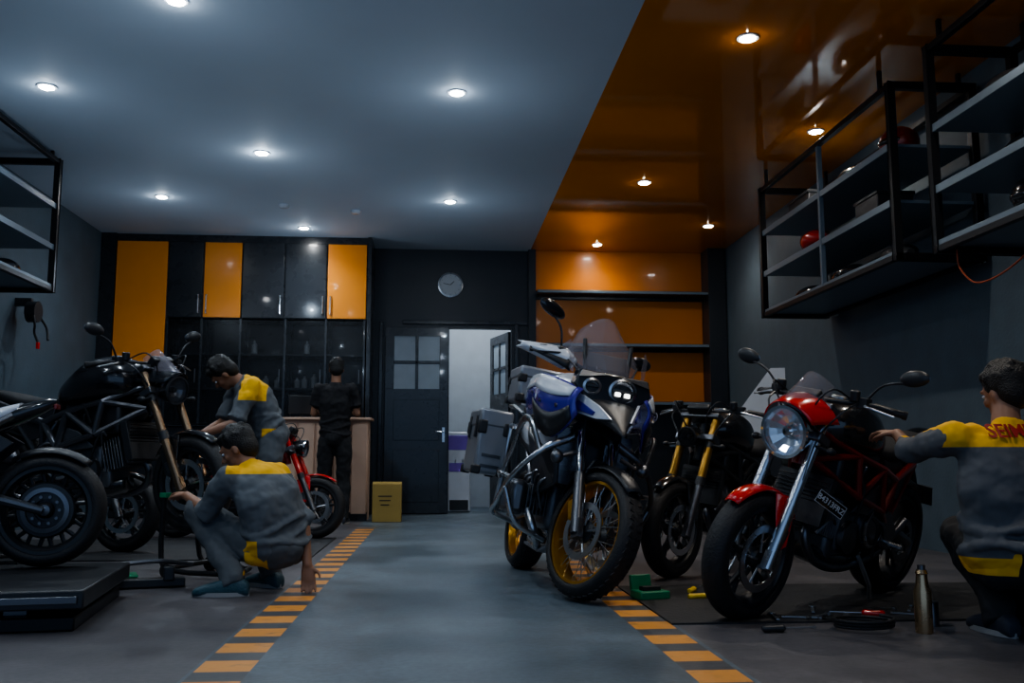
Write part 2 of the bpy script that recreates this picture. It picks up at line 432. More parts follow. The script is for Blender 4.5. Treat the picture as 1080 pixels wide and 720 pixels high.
cowl((3.42,8.15,2.60),rad(80),'red','red painted fairing panel lying on the rack shelf')
helmet((3.55,6.8,3.013),rad(160),'dred','red full-face helmet on the top rack shelf')
cowl((3.6,8.7,2.2),rad(100),'black','glossy black tail cowl on the bottom rack shelf')
partbox((3.6,7.2,2.593),(.3,.4,.22),'matte','dark plastic parts bin on a rack shelf')
partbox((3.6,8.6,3.013),(.3,.5,.2),'matte','dark plastic parts bin on the top rack shelf')
cowl((3.6,7.0,2.203),rad(80),'matte','matte black tank cover on the bottom rack shelf')
cowl((3.55,7.75,2.203),rad(95),'black','glossy black seat cowl in the middle of the bottom shelf')
cowl((3.55,7.6,3.013),rad(85),'black','glossy black fuel tank cover on the top rack shelf')
helmet((3.55,5.2,2.143),rad(180),'black','glossy black helmet on the lower rack shelf')
helmet((3.55,4.4,2.513),rad(190),'matte','matte black helmet on the middle rack shelf')
cowl((3.6,5.3,2.513),rad(90),'black','glossy black fender panel on the middle rack shelf')
partbox((3.6,4.6,2.933),(.3,.5,.25),'matte','dark plastic bin on the upper rack shelf')
cowl((3.55,5.4,2.933),rad(85),'matte','matte black fairing on the upper rack shelf')
cowl((-3.95,8.7,2.733),rad(-80),'matte','matte black seat unit on the wall rack')
cowl((-3.95,8.6,3.133),rad(-90),'black','glossy black fairing on the upper wall-rack shelf')
helmet((-3.9,8.1,2.353),rad(20),'matte','matte black helmet on the lowest wall-rack shelf')
cowl((-3.9,8.75,2.353),rad(-85),'black','glossy black fender on the lowest wall-rack shelf')
partbox((-3.95,7.6,2.733),(.35,.4,.25),'matte','dark parts bin on the wall-rack shelf')
# ------------------------------------------------------------------ downlights
K['lens']=mat('downlight_lens',(1,.98,.95),.3,es=120)
LP=[(-3.06,7.41),(-1.67,8.92),(.15,7.27),(-3.05,10.55),(.15,10.49),(-1.67,11.88),(-1.67,5.89),(2.14,6.12),(3.36,7.91),(2.18,9.58),(3.39,11.36),(2.18,12.5),
    (.15,4.1),(-3.06,4.3),(3.1,4.6),(2.14,2.8),(-1.67,2.9)]  # this row is out of view, added for illumination
for i,(x,y) in enumerate(LP):
    o=root('downlight',(x,y,HC),label='small round recessed ceiling downlight with a pale rim',cat='ceiling light',group='recessed ceiling downlights')
    G().lathe([(.075,0),(.075,-.008),(.055,-.01),(.052,-.002)],(0,0,0),(0,0,1),24).obj('trim_ring','white',o)
    G().lathe([(.062 if i in(1,7) else .055,-.006),(.052,-.014)],(0,0,0),(0,0,1),20).obj('lamp_lens','lens',o)
    warm=x>XS
    l=bpy.data.lights.new('spot','SPOT'); l.energy=(125 if i in(1,7) else 84)*(.62 if i in(10,11) else 1); l.spot_size=rad(140); l.spot_blend=.9; l.shadow_soft_size=.03
    l.color=(1,.91,.79) if warm else (.78,.90,1)
    lo=bpy.data.objects.new('downlight_lamp',l); COL.objects.link(lo); lo.parent=o; lo.location=(0,0,-.016)
    for dz,e in (((-.06,1.1),(-.9,6.)) if not warm else ((-.05,.18),)):  # added unseen points: near one imitates a halo, low one fills the ceiling
        p=bpy.data.lights.new('halo_fill','POINT'); p.energy=e*(2.2 if i in (1,7) and dz>-.5 else 1); p.shadow_soft_size=0; p.color=l.color if dz>-.5 else (.68,.84,1)
        po=bpy.data.objects.new('added_halo_fill',p); COL.objects.link(po); po.parent=o; po.location=(0,0,dz)
for x,y in((-1.75,10.8),(-.95,11.0)):
    o=root('smoke_detector',(x,y,HC),label='small white smoke detector on the plaster ceiling',cat='smoke detector',group='ceiling detectors')
    G().lathe([(.06,0),(.06,-.02),(.04,-.04)],(0,0,0),(0,0,1),20).obj('detector_body','white',o)
l=bpy.data.lights.new('hall','POINT'); l.energy=58; l.shadow_soft_size=.1; l.color=(.90,.96,1); lo=bpy.data.objects.new('hall_lamp',l); COL.objects.link(lo); lo.location=(.6,13.35,3.2)

# ------------------------------------------------------------------ motorcycles
def wheel(g_T,c,R,w,rim,name,parent,spoke='five',rimmat='matte',disc=2,tyre=.085,tread=None,discR=.155):
    c=V(c); rr=R-tyre
    W=G(g_T); hw=w*.36
    if spoke in('five','solid'):
        W.ringlathe([(rr+.012,-hw),(rr+.016,-hw-.006),(rr-.004,-hw-.006),(rr-.022,-hw*.6),(rr-.026,0),(rr-.022,hw*.6),(rr-.004,hw+.006),(rr+.016,hw+.006),(rr+.012,hw),(rr-.01,hw*.5),(rr-.014,0),(rr-.01,-hw*.5)],c,(0,1,0),56)
        W.lathe([(.03,-w*.45),(.045,-w*.3),(.045,w*.3),(.03,w*.45)],c,(0,1,0),24)
        if spoke=='solid':
            W.lathe([(.155,-.035),(.145,-.05),(.06,-.055),(.06,.055),(.145,.05),(.155,.035)],c,(0,1,0),48)
        for i in range(5 if spoke=='five' else 10):
            a=i*2*math.pi/(5 if spoke=='five' else 10)+.3
            for s in(-.16,.16):
                d0=V((math.cos(a),0,math.sin(a))); d1=V((math.cos(a+s),0,math.sin(a+s)))
                W.tube([c+d0*.04,c+d0*.10,c+d1*(rr-.015)],[.017,.014,.011],8)
    else:
        W.ringlathe([(rr+.010,-hw),(rr+.014,-hw-.006),(rr+.0,-hw-.006),(rr-.006,-hw*.7),(rr-.010,0),(rr-.006,hw*.7),(rr+.0,hw+.006),(rr+.014,hw+.006),(rr+.010,hw),(rr+.002,hw*.5),(rr,0),(rr+.002,-hw*.5)],c,(0,1,0),64)
    wo=W.obj(name,rimmat,parent)
    if spoke=='solid':
        for s in(-1,1):
            q=c+V((0,s*.055,0)); H=G(g_T); H.ringlathe([(.125,-.004),(.125,.01),(.10,.014),(.095,-.004)],q,(0,s,0),40)
            for i in range(10):
                a=i*math.pi/5; p=q+V((math.cos(a)*.075,0,math.sin(a)*.075)); H.cyl(p,p+V((0,s*.012,0)),.009,n=8)
            H.lathe([(.035,0),(.03,.03),(.012,.035)],q,(0,s,0),20); H.obj('hub_cover','dsteel',wo)
    if spoke=='wire':
        H=G(g_T); H.lathe([(.03,-w*.5),(.06,-w*.38),(.06,-w*.34),(.035,-w*.2),(.035,w*.2),(.06,w*.34),(.06,w*.38),(.03,w*.5)],c,(0,1,0),24); H.obj('hub','matte',wo)
    T=G(g_T); pr=[]
    for k in range(15):
        t=math.pi*(-.62+1.24*k/14); pr.append((rr+tyre*.42+ (tyre*.58)*math.cos(t), (w/2)*math.sin(t)))
    T.ringlathe(pr,c,(0,1,0),64)
    if tread is not None:
      for i in range(48):
        a=i*2*math.pi/48
        for s in(-1,1):
            p=c+V((math.cos(a),0,math.sin(a)))*(R-.008+tread)+V((0,s*w*.17,0))
            T.box(p,(.008,w*.22,R*.075),Mx.Rotation(-a,3,'Y')@Mx.Rotation(s*.35,3,'X'))
    T.obj('tyre','rubber',wo,smooth=50)
    if spoke=='wire':
        S=G(g_T)
        for i in range(40):
            a=i*2*math.pi/40; b=a+(.35 if i%2 else -.35); s=1 if (i//2)%2 else -1
            S.tube([c+V((math.cos(a)*.055,s*.045,math.sin(a)*.055)),c+V((math.cos(b)*(rr-.005),s*.02,math.sin(b)*(rr-.005)))],.0026,5)
        S.obj('spokes','steel',wo)
    for s in ((-1,1) if disc==2 else (1,) if disc==1 else ()):
        D=G(g_T); q=c+V((0,s*(w*.5+.004),0)); r0=discR if disc==2 else .12
        D.ringlathe([(r0,-.003),(r0,.003),(r0-.035,.003),(r0-.035,-.003)],q,(0,1,0),40)
        for i in range(5):
            a=i*2*math.pi/5; D.tube([q+V((math.cos(a)*.03,0,math.sin(a)*.03)),q+V((math.cos(a+.2)*(r0-.03),0,math.sin(a+.2)*(r0-.03)))],.006,6)
        D.obj('brake_disc','steel' if disc==2 else 'dsteel',wo)
    return wo
def fender(T,c,R,hw,a0,a1,m,parent,name='front_fender',drop=.03):
    c=V(c); rows=[]
    for i in range(17):
        a=rad(a0+(a1-a0)*i/16); row=[]; k=1-.3*abs(i/8-1)**3
        for j in range(9):
            t=-1+j/4; r=R-drop*abs(t)**2.2; row.append(c+V((math.cos(a)*r,t*hw*k,math.sin(a)*r)))
        rows.append(row)
    return G(T).sheet(rows).obj(name,m,parent,solid=.004,smooth=60)
def steerT(p,axis,ang):
    return Mx.Translation(V(p))@Mx.Rotation(ang,4,V(axis))@Mx.Translation(-V(p))
def mirror(T,base,head,m,parent,sgn,w=.075,h=.045):
    base=V(base);head=V(head)
    g=G(T); g.tube([base,base+(head-base)*.4+V((.02,0,.03)),head+V((.01,0,-.02))],.006,8,4)
    o=g.obj('mirror_stalk',m,parent)
    g=G(T); g.sph(head+V((.012,0,0)),(.022,w,h),16,Mx.Rotation(sgn*.18,3,'X')); s=g.obj('mirror_housing',m,o)
    g=G(T); g.sph(head+V((-.006,0,0)),(.008,w*.88,h*.86),16,Mx.Rotation(sgn*.18,3,'X')); g.obj('mirror_glass','mirror',s)
def naked(loc,yaw,lean,scale,steer,c,label):
    o=root('motorcycle',loc,yaw,lean,scale,label,'motorcycle')
    axd=V((-.40,0,.916)); T=steerT((1.13,0,.99),axd,steer)
    FA=(1.42,0,.30)
    rw=wheel(None,(0,0,.312),.312,.18,None,'rear_wheel',o,disc=c.get('rdisc',1),rimmat=c.get('rim','matte'),spoke=c.get('rsp','five'))
    fw=wheel(T,FA,.30,.12,None,'front_wheel',o,rimmat=c.get('rim','matte'))
    fr_=c.get('fr',.029)
    for s in(-1,1):
        g=G(T); y=s*.105
        g.cyl((1.435,y,.265),(1.30,y,.575),.030,.027); g.box((1.425,y,.30),(.05,.03,.09),Mx.Rotation(rad(-24),3,'Y'))
        f=g.obj('fork_leg',c['slider'],o)
        g=G(T); g.cyl((1.30,y,.575),(1.115,y,1.0),.024 if c['usd']==0 else fr_); g.obj('fork_tube',c['tube'],f)
        if c['usd']:
            G(T).cyl((1.302,y,.57),(1.28,y,.62),fr_+.005).obj('fork_collar','matte',f); G(T).cyl((1.20,y,.805),(1.185,y,.84),fr_+.004).obj('fork_collar','matte',f)
        g=G(T); g.box((1.34,s*.085,.40),(.10,.04,.07),Mx.Rotation(rad(60),3,'Y')); g.obj('brake_caliper','dsteel',f,bevel=.008)
    g=G(T)
    g.box((1.165,0,.86),(.10,.28,.045),Mx.Rotation(rad(-24),3,'Y')); g.box((1.11,0,1.0),(.10,.28,.035),Mx.Rotation(rad(-24),3,'Y'))
    g.obj('triple_clamp','dsteel',o,bevel=.008)
    fender(T,FA,.326,.054,52,148,c['fender'],o,drop=.016)
    for s in(-1,1):
        g=G(T); g.prism([(1.37,s*.056,.60),(1.27,s*.056,.585),(1.23,s*.070,.50),(1.30,s*.10,.36),(1.355,s*.10,.34),(1.385,s*.085,.47)],(0,s*.008,0))
        g.obj('fender_bracket',c['fender'],o,bevel=.004)
    hc=V((1.27,0,.875)); ha=V((1,0,-.12)).normalized(); hk=c.get('hk',1.)
    g=G(T); g.lathe([(r*hk,q) for r,q in((.02,-.13),(.07,-.11),(.098,-.03),(.104,.02),(.097,.024),(.094,.0),(.06,-.06),(.02,-.08))],hc,ha,36); h=g.obj('headlight_bowl',c.get('bowl','black'),o)
    g=G(T); g.lathe([(r*hk,q) for r,q in((.094,.016),(.085,-.002),(.062,-.026),(.035,-.042),(.012,-.046),(.001,-.046))],hc,ha,16,cap=False); g.obj('headlight_reflector',c.get('lens','refl'),h,smooth=0)
    G(T).lathe([(.022*hk,-.045),(.024*hk,-.005),(.016*hk,.006),(.002,.008)],hc,ha,16).obj('bulb_shield','chrome' if not c.get('lens') else 'matte',h)
    g=G(T); g.lathe([(r*hk,q) for r,q in((.095,.018),(.085,.032),(.05,.042),(.004,.045))],hc,ha,36,cap=False); g.obj('headlight_lens','clear',h)
    g=G(T); g.ringlathe([(r*hk,q) for r,q in((.105,.016),(.105,.03),(.093,.032),(.093,.018))],hc,ha,36); g.obj('headlight_rim',c.get('hrim','chrome'),h)
    if c.get('cowl'):
        cl=c.get('cl',.24); rows=[]
        for i in range(9):
            u=i/8; row=[]
            for j in range(17):
                p=rad(-72+144*j/16); row.append(V((1.325-cl*u-.07*(abs(p)/1.5)**2,(.110+.04*u)*math.sin(p)*1.05*hk,.885+(.108*hk+.085*u-.03*u*u)*math.cos(p))))
            rows.append(row)
        G(T).sheet(rows).obj('headlight_cowl',c['cowl'],o,solid=.004,smooth=60)
        rows=[]
        for i in range(8):
            u=i/7; row=[]
            for j in range(13):
                p=-1+j/6; row.append(V((1.325-.19*u-.07*p*p,(.10-.025*u)*p*hk,.985+.01*(hk-1)*10+.165*u-.075*p*p*(1-.2*u))))
            rows.append(row)
        G(T).sheet(rows).obj('windscreen','screen',o,solid=.003,smooth=60)
    g=G(T); g.box((1.15,0,1.05),(.07,.16,.05),Mx.Rotation(rad(-50),3,'Y')); g.obj('instrument_cluster','matte',o,bevel=.01)
    g=G(T); g.tube([(.97,-.38,1.03),(1.03,-.27,1.05),(1.10,-.10,1.045),(1.10,.10,1.045),(1.03,.27,1.05),(.97,.38,1.03)],.011,10,5); hb=g.obj('handlebar',c.get('bar','matte'),o)
    for s in(-1,1):
        g=G(T); g.cyl((.965,s*.385,1.03),(1.015,s*.27,1.048),.017); g.cyl((.955,s*.40,1.027),(.966,s*.383,1.03),.02); g.obj('grip','rubber',hb)
        g=G(T); g.tube([(1.05,s*.24,1.045),(1.07,s*.27,1.04),(1.03,s*.38,1.015)],[.009,.007,.005],8,3); g.obj('lever','steel',hb)
        g=G(T); g.box((1.045,s*.235,1.055),(.05,.05,.05)); g.lathe([(.022,0),(.024,.045),(.02,.05)],(1.07,s*.20,1.06),(.1,0,1),14); g.obj('master_cylinder','matte',hb,bevel=.006)
        if c.get('mirrors',1): mirror(T,(1.04,s*.24,1.07),(1.02,s*c.get('mw',.40),c.get('mz',1.24)),'matte',hb,s,.07,.038)
        g=G(T); g.cyl((1.20,s*.10,.83),(1.21,s*.19,.82),.008); g.sph((1.21,s*.205,.82),(.03,.02,.018),12); g.obj('turn_signal','matte',o)
        g=G(T); g.tube([(1.05,s*.22,1.06),(1.16,s*.20,1.0),(1.20,s*.12,.86),(1.28,s*.12,.65),(1.36,s*.11,.42)],.005,6,5); g.obj('brake_hose','matte',o)
        G(T).tube([(1.05,s*.18,1.06),(1.20,s*.16,1.10),(1.22,s*.09,1.0),(1.12,s*.07,.88),(1.0,s*.10,.80)],.0045,6,5).obj('control_cable','matte',o)
    tk=c.get('tk',1.)
    G().stx([(x,z+.06*(tk-1),w*tk,h*tk) for x,z,w,h in((1.05,.90,.05,.04),(.99,.915,.13,.085),(.87,.925,.175,.115),(.72,.905,.18,.12),(.58,.86,.145,.09),(.48,.83,.10,.06),(.45,.825,.05,.03))],2.4,24).obj('fuel_tank',c['tank'],o,smooth=60)
    G().lathe([(.045,0),(.045,.01),(.038,.014),(.0,.014)],(.82,0,1.037+.17*(tk-1)),(0,0,1),20).obj('fuel_cap','steel',o)
    ts=c.get('ts',0.)
    G().stx([(x+ts*(.55-x)/.65,z,w,h) for x,z,w,h in((.55,.80,.08,.04),(.40,.785,.14,.05),(.2,.80,.135,.05),(.05,.835,.12,.045),(-.1,.875,.08,.03))],2.6).obj('seat',c.get('seat','seat'),o,smooth=60)
    G().stx([(x+ts,z,w,h) for x,z,w,h in((.30,.72,.10,.03),(.1,.76,.11,.06),(-.05,.82,.10,.06),(-.2,.88,.07,.045),(-.28,.91,.04,.02))],2.4).obj('tail_cowl',c.get('tail',c['tank']),o,smooth=60)
    G().box((-.28+ts,0,.885),(.02,.09,.03)).obj('tail_light','red' if not ts else 'dred',o,bevel=.005)
    g=G(); ft=c.get('ft',.017)
    for s in(-1,1):
        N_={k:V((x,s*y,z)) for k,(x,y,z) in dict(A=(1.08,.05,.90),B=(1.10,.05,.76),C=(.87,.175,.80),D=(.83,.185,.60),E=(.62,.195,.74),F=(.55,.19,.52),H=(.42,.175,.68),I=(.40,.15,.44),J=(-.08+ts,.11,.83),L=(.12+ts*.7,.13,.74)).items()}
        for a,b in('AC','CE','EH','BD','DF','FI','BC','CD','DE','EF','FH','HI','HJ','IL','HL'):
            g.tube([N_[a],N_[b]],ft,8)
    g.cyl((1.06,0,.96),(1.12,0,.72),.035); g.obj('trellis_frame',c['frame'],o)
    G().box((.76,0,.70),(.42,.28,.19)).box((.50,0,.60),(.18,.26,.20)).obj('airbox','matte',o,bevel=.02)
    for s in(-1,1):
        G().prism([(.46,s*.10,.80),(.30,s*.13,.76),(.16,s*.12,.68),(.30,s*.14,.56),(.44,s*.15,.60)],(0,s*.012,0)).obj('side_panel','matte',o,bevel=.006)
        G().prism([(.82,s*.15,.52),(.70,s*.165,.62),(.55,s*.165,.66),(.52,s*.16,.56),(.66,s*.16,.50)],(0,s*.015,0)).obj('belt_cover','engine',o,bevel=.006)
    g=G(); g.box((.62,0,.42),(.42,.24,.24)); g.box((.72,0,.33),(.34,.2,.14)); e=g.obj('engine_case','engine',o,bevel=.03,seg=3)
    for cc,d,nm in((V((.82,0,.46)),V((.93,0,.25)),'front_cylinder'),(V((.58,0,.55)),V((-.2,0,.98)),'rear_cylinder')):
        d.normalize(); R=Mx((d,V((0,1,0)),d.cross(V((0,1,0))))).transposed(); g=G()
        g.box(cc+d*.08,(.18,.13,.13),R)
        for i in range(7): g.box(cc+d*(.02+.022*i),(.008,.22,.20),R)
        g.box(cc+d*.19,(.05,.18,.17),R); g.obj(nm,'engine',e,bevel=.004)
    for s in(-1,1):
        g=G(); g.lathe([(.12,0),(.115,.03),(.09,.045),(.04,.05),(0.001,.05)],(.55,s*.12,.43),(0,s,0),32); g.lathe([(.085,0),(.08,.03),(.03,.04),(.001,.04)],(.75,s*.115,.38),(0,s,0),28)
        for i in range(8):
            a=i*math.pi/4; g.cyl((.55+.105*math.cos(a),s*.14,.43+.105*math.sin(a)),(.55+.105*math.cos(a),s*.158,.43+.105*math.sin(a)),.008,n=8)
        g.obj('clutch_cover',c.get('cover','dsteel'),e)
        G().ringlathe([(.10,0),(.108,.006),(.10,.012),(.09,.012)],(.55,s*.158,.43),(0,s,0),32).obj('cover_ring','steel',e)
    g=G(); g.box((1.03,0,.56),(.05,.28,.24),Mx.Rotation(rad(-15),3,'Y'))
    for i in range(11): g.box((1.055,0,.46+i*.02),(.012,.26,.004),Mx.Rotation(rad(-15),3,'Y'))
    g.obj('oil_cooler','matte',o,bevel=.003)
    g=G(); g.stx([(.95,.30,.05,.04),(.85,.27,.10,.05),(.6,.24,.11,.05),(.45,.26,.08,.04)],2.6); g.obj('belly_pan','black',o,smooth=60)
    g=G()
    for s in(-1,1): g.tube([(.42,s*.11,.42),(.2,s*.135,.37),(0,s*.125,.312)],[.035,.03,.024],10,3)
    g.box((.33,0,.40),(.06,.24,.06)); g.obj('swingarm',c.get('swing','dsteel'),o)
    g=G(); g.cyl((.36,0,.42),(.40,0,.70),.02)
    g.tube([V((.36+.04*t/60,0,.45+.2*t/60))+V((math.cos(t*.75)*.038,math.sin(t*.75)*.038,0)) for t in range(61)],.006,6); g.obj('rear_shock',c.get('spring','red'),o)
    g=G(); g.tube([(1.0,.04,.46),(1.05,.06,.38),(.98,.09,.27),(.75,.11,.22),(.45,.13,.27),(.3,.16,.38),(.22,.18,.46)],.022,12,6)
    g.tube([(.56,-.05,.72),(.46,-.12,.66),(.40,-.15,.48),(.3,-.17,.44),(.22,-.18,.46)],.022,12,6); g.obj('exhaust_header',c.get('can','dsteel'),o)
    for s in(-1,1):
        if c.get('sil',1): g=G(); g.lathe([(.03,0),(.055,.04),(.06,.10),(.06,.36),(.05,.42),(.035,.43)],(.24,s*.19,.45),(-.9,0,.42),24); g.obj('silencer',c.get('can','dsteel'),o)
        g=G(); g.tube([(.42,s*.13,.36),(.42,s*.26,.345)],.011,8); g.cyl((.42,s*.20,.347),(.42,s*.27,.344),.016); g.obj('footpeg','steel',o)
        g=G(); g.prism([(.46,s*.16,.50),(.40,s*.16,.52),(.30,s*.165,.40),(.36,s*.165,.30),(.46,s*.16,.33)],(0,s*.012,0)); g.obj('heel_plate','dsteel',o,bevel=.004)
    if not ts:
        g=G(); g.tube([(.05,0,.80),(-.15,0,.72),(-.28,0,.58)],[.03,.02,.015],8,3); g.box((-.29,0,.55),(.01,.2,.11),Mx.Rotation(rad(20),3,'Y')); g.obj('rear_plate_bracket','matte',o)
    fender(None,(0,0,.312),.345,.09,60,130,'matte',o,'rear_hugger')
    if c.get('stand',1):
        g=G(); g.tube([(.60,.13,.28),(.56,.20,.14),(.52,.20,.20*math.sin(abs(lean))+.005)],.011,8); g.obj('side_stand','steel',o)
    random.seed(7)
    for i in range(20):
        sg=random.choice([-1,1]); p=V((random.uniform(.5,.98),sg*random.uniform(.13,.19),random.uniform(.45,.8))); q=p+V((random.uniform(-.2,.2),random.uniform(-.03,.03),random.uniform(-.25,.1)))
        G().tube([p,(p+q)/2+V((0,sg*.02,.05)),q],.008,6,4).obj('hose','matte' if i%3 else 'dsteel',o)
    if c.get('plate'):
        Mt=basis((-.70,.45,-.42),(-.30,.1,.9),(1.07,.17,.57)); g=G(Mt); g.box((0,0,0),(.17,.065,.003)); p=g.obj('licence_plate','black',o,bevel=.002)
        text(c['plate'],'lettering','greyink',p,Mt@Mx.Translation((0,0,.003)),.038,off=.0006)
        g=G(Mt)
        for sy in(-1,1): g.box((0,sy*.030,.002),(.165,.0025,.002))
        for sx in(-1,1): g.box((sx*.0825,0,.002),(.0025,.062,.002))
        g.obj('plate_border','greyink',p)
    return o
duc=naked((2.48,5.28,0),rad(-140),rad(-13.5),1.0,rad(-5),dict(slider='steel',tube='steel',usd=0,fender='red',cowl='red',tank='black',frame='dred',plate='B4313FRZ',cover='dsteel',bowl='chrome',tk=1.1,mw=.45,mz=1.2,hk=1.18,cl=.15,sil=0),
  'naked motorcycle with red fender and headlight cowl on side stand')
naked((2.34,7.0,0),rad(-129),rad(-7),1.0,rad(-8),dict(slider='dsteel',tube='goldd',usd=1,fender='black',tank='black',frame='matte',cover='dsteel',lens='matte',hrim='matte',mirrors=0,tk=1.15,fr=.027,hk=.62),
  'black naked motorcycle with gold fork tubes parked between two others')
naked((-2.94,6.92,.25),rad(-23),0,1.06,rad(-8),dict(slider='goldf',tube='goldf',usd=1,fender='black',cowl='black',tank='black',frame='dsteel',cover='dsteel',stand=0,spring='matte',tk=1.3,fr=.025,hk=.85,lens='dsteel',hrim='dsteel',ft=.021),
  'black trellis-frame motorcycle with bronze forks raised on paddock stands')
naked((-1.98,5.12,.18),rad(190),rad(0),.92,rad(0),dict(slider='dsteel',tube='dsteel',usd=1,fender='black',tank='black',frame='dsteel',seat='white',tail='black',cover='dsteel',stand=0,spring='matte',ts=.26,sil=0,rdisc=0,rsp='solid',ft=.02),
  'dark motorcycle with a pale seat standing on the lift platform')
naked((-3.75,8.35,0),rad(-22),rad(-4),1.0,rad(4),dict(slider='dsteel',tube='dsteel',usd=1,fender='black',tank='black',frame='matte',cover='dsteel',spring='matte',mirrors=0,lens='dsteel',hrim='matte'),
  'black naked motorcycle parked against the wall behind the raised one')
naked((-2.42,9.3,0),rad(-12),rad(-4),.95,rad(4),dict(slider='dsteel',tube='red',usd=1,fender='red',tank='black',frame='dred',spring='matte',mirrors=0,lens='dsteel',hk=.8),
  'red-framed naked motorcycle standing behind the mechanics')

def advbike(loc,yaw,lean,scale,steer,label):
    global WARP
    def wz(p,body):
        t=min(1,max(0,(p.z-.70)/.25)); t=t*t*(3-2*t); sx=min(1,max(0,(p.x-.6)/.3)) if body else 0
        return V((p.x,p.y+math.copysign(min(abs(p.y),.28)*.15*t*sx,p.y),p.z+(.085 if body else .045)*t))
    o=root('motorcycle',loc,yaw,lean,scale,label,'motorcycle')
    axd=V((-.42,0,.908)); T=steerT((1.24,0,.98),axd,steer); FA=(1.52,0,.335)
    wheel(None,(0,0,.33),.33,.17,None,'rear_wheel',o,spoke='wire',rimmat='gold',disc=1,tread=.003)
    wheel(T,FA,.335,.135,None,'front_wheel',o,spoke='wire',rimmat='gold',tread=.003,tyre=.078,discR=.15)
    WARP=wz
    for s in(-1,1):
        y=s*.105; g=G(T); g.cyl((1.525,y,.31),(1.40,y,.62),.033,.030); g.box((1.52,y,.335),(.06,.035,.10),Mx.Rotation(rad(-22),3,'Y')); f=g.obj('fork_leg','dsteel',o)
        g=G(T); g.cyl((1.40,y,.62),(1.23,y,1.0),.024); g.obj('fork_tube','chrome',f)
        g=G(T); g.box((1.43,s*.09,.43),(.11,.045,.075),Mx.Rotation(rad(60),3,'Y')); g.obj('brake_caliper','gold',f,bevel=.01)
    fender(T,FA,.365,.075,45,150,'matte',o)
    g=G(T); g.box((1.30,0,.84),(.10,.27,.05),Mx.Rotation(rad(-24),3,'Y')); g.prism([(1.42,-.05,.72),(1.42,.05,.72),(1.40,.09,.60),(1.40,-.09,.60)],(-.02,0,0)); g.obj('fork_brace','matte',o,bevel=.008)
    G().stx([(1.30,.93,.18,.08),(1.42,.915,.15,.06),(1.55,.885,.10,.04),(1.66,.85,.05,.022),(1.76,.81,.01,.006)],2.8).obj('beak','matte',o,smooth=60)
    for s in(-1,1):
        G().prism([(1.30,s*.15,1.01),(1.45,s*.14,.97),(1.60,s*.082,.91),(1.69,s*.04,.86),(1.58,s*.085,.86),(1.40,s*.155,.885),(1.28,s*.18,.92)],(0,s*.012,0)).obj('beak_side_panel','white',o,bevel=.004)
        G().prism([(1.44,s*.148,.935),(1.58,s*.098,.885),(1.56,s*.10,.872),(1.42,s*.165,.895)],(0,s*.008,0)).obj('beak_accent','blue',o,bevel=.003)
    g=G(); g.prism([(1.36,-.17,1.11),(1.36,.17,1.11),(1.37,.19,1.02),(1.38,.11,.94),(1.38,-.11,.94),(1.37,-.19,1.02)],(.10,0,-.012)); h=g.obj('headlamp_housing','black',o,bevel=.012)
    for y,r in((.045,.066),(-.105,.042)):
        G().ringlathe([(r,0),(r+.003,.015),(r-.008,.02),(r-.012,.0)],(1.462,y,1.015),(1,0,-.1),28).obj('lamp_ring','steel',h)
        G().lathe([(r-.013,.008),(r-.025,.0),(.012,-.005),(.001,-.005)],(1.462,y,1.015),(1,0,-.1),14,cap=False).obj('headlamp_reflector','refl',h,smooth=0)
        G().lathe([(r-.011,.012),(r-.025,.024),(.002,.028)],(1.462,y,1.015),(1,0,-.1),24,cap=False).obj('headlamp_lens','clear',h)
        G().box((1.474,y,1.018),(.012,r*1.6,.012)).obj('lamp_divider','matte',h,bevel=.002)
    for y,w in((.022,.034),(.068,.034)): G().box((1.480,y,.996),(.012,w*.8,.022)).obj('lit_led','lamp_on',h,bevel=.004)
    for s in(-1,1): G().prism([(1.47,s*.03,1.09),(1.46,s*.16,1.095),(1.465,s*.175,1.055),(1.475,s*.12,1.065)],(.008,0,0)).obj('lamp_brow','dsteel',h,bevel=.002)
    for s in(-1,1): G().sph((1.44,s*.24,.70),(.035,.035,.035),14).tube([(1.40,s*.12,.74),(1.41,s*.24,.70)],.01).obj('fog_lamp','dsteel',o)
    rows=[]
    for i in range(12):
        u=i/11; row=[]; w=.13+.075*math.sin(min(1,u*1.25)*math.pi*.62)-.085*max(0,u-.45)**1.3*2
        for j in range(15):
            p=-1+j/7; row.append(V((1.42-.27*u-.11*p*p,w*p*.90,1.075+.38*u-.055*p*p*(.4+u))))
        rows.append(row)
    G().sheet(rows).obj('windscreen','screen',o,solid=.004,smooth=60)
    for s in(-1,1): G().prism([(1.32,s*.17,1.09),(1.26,s*.20,1.14),(1.22,s*.215,1.25),(1.25,s*.19,1.28),(1.30,s*.17,1.18)],(0,s*.004,0)).obj('wind_deflector','screen',o)
    g=G()
    for s in(-1,1): g.tube([(1.30,s*.10,1.08),(1.24,s*.12,1.30)],.012)
    g.box((1.24,0,1.18),(.04,.22,.10),Mx.Rotation(rad(-25),3,'Y')); g.obj('screen_mount','matte',o,bevel=.006)
    G().stx([(1.30,.99,.08,.06),(1.18,1.0,.17,.09),(1.0,1.02,.21,.12),(.8,1.01,.2,.12),(.64,.96,.15,.09),(.52,.91,.1,.05)],2.5,24).obj('fuel_tank','white',o,smooth=60)
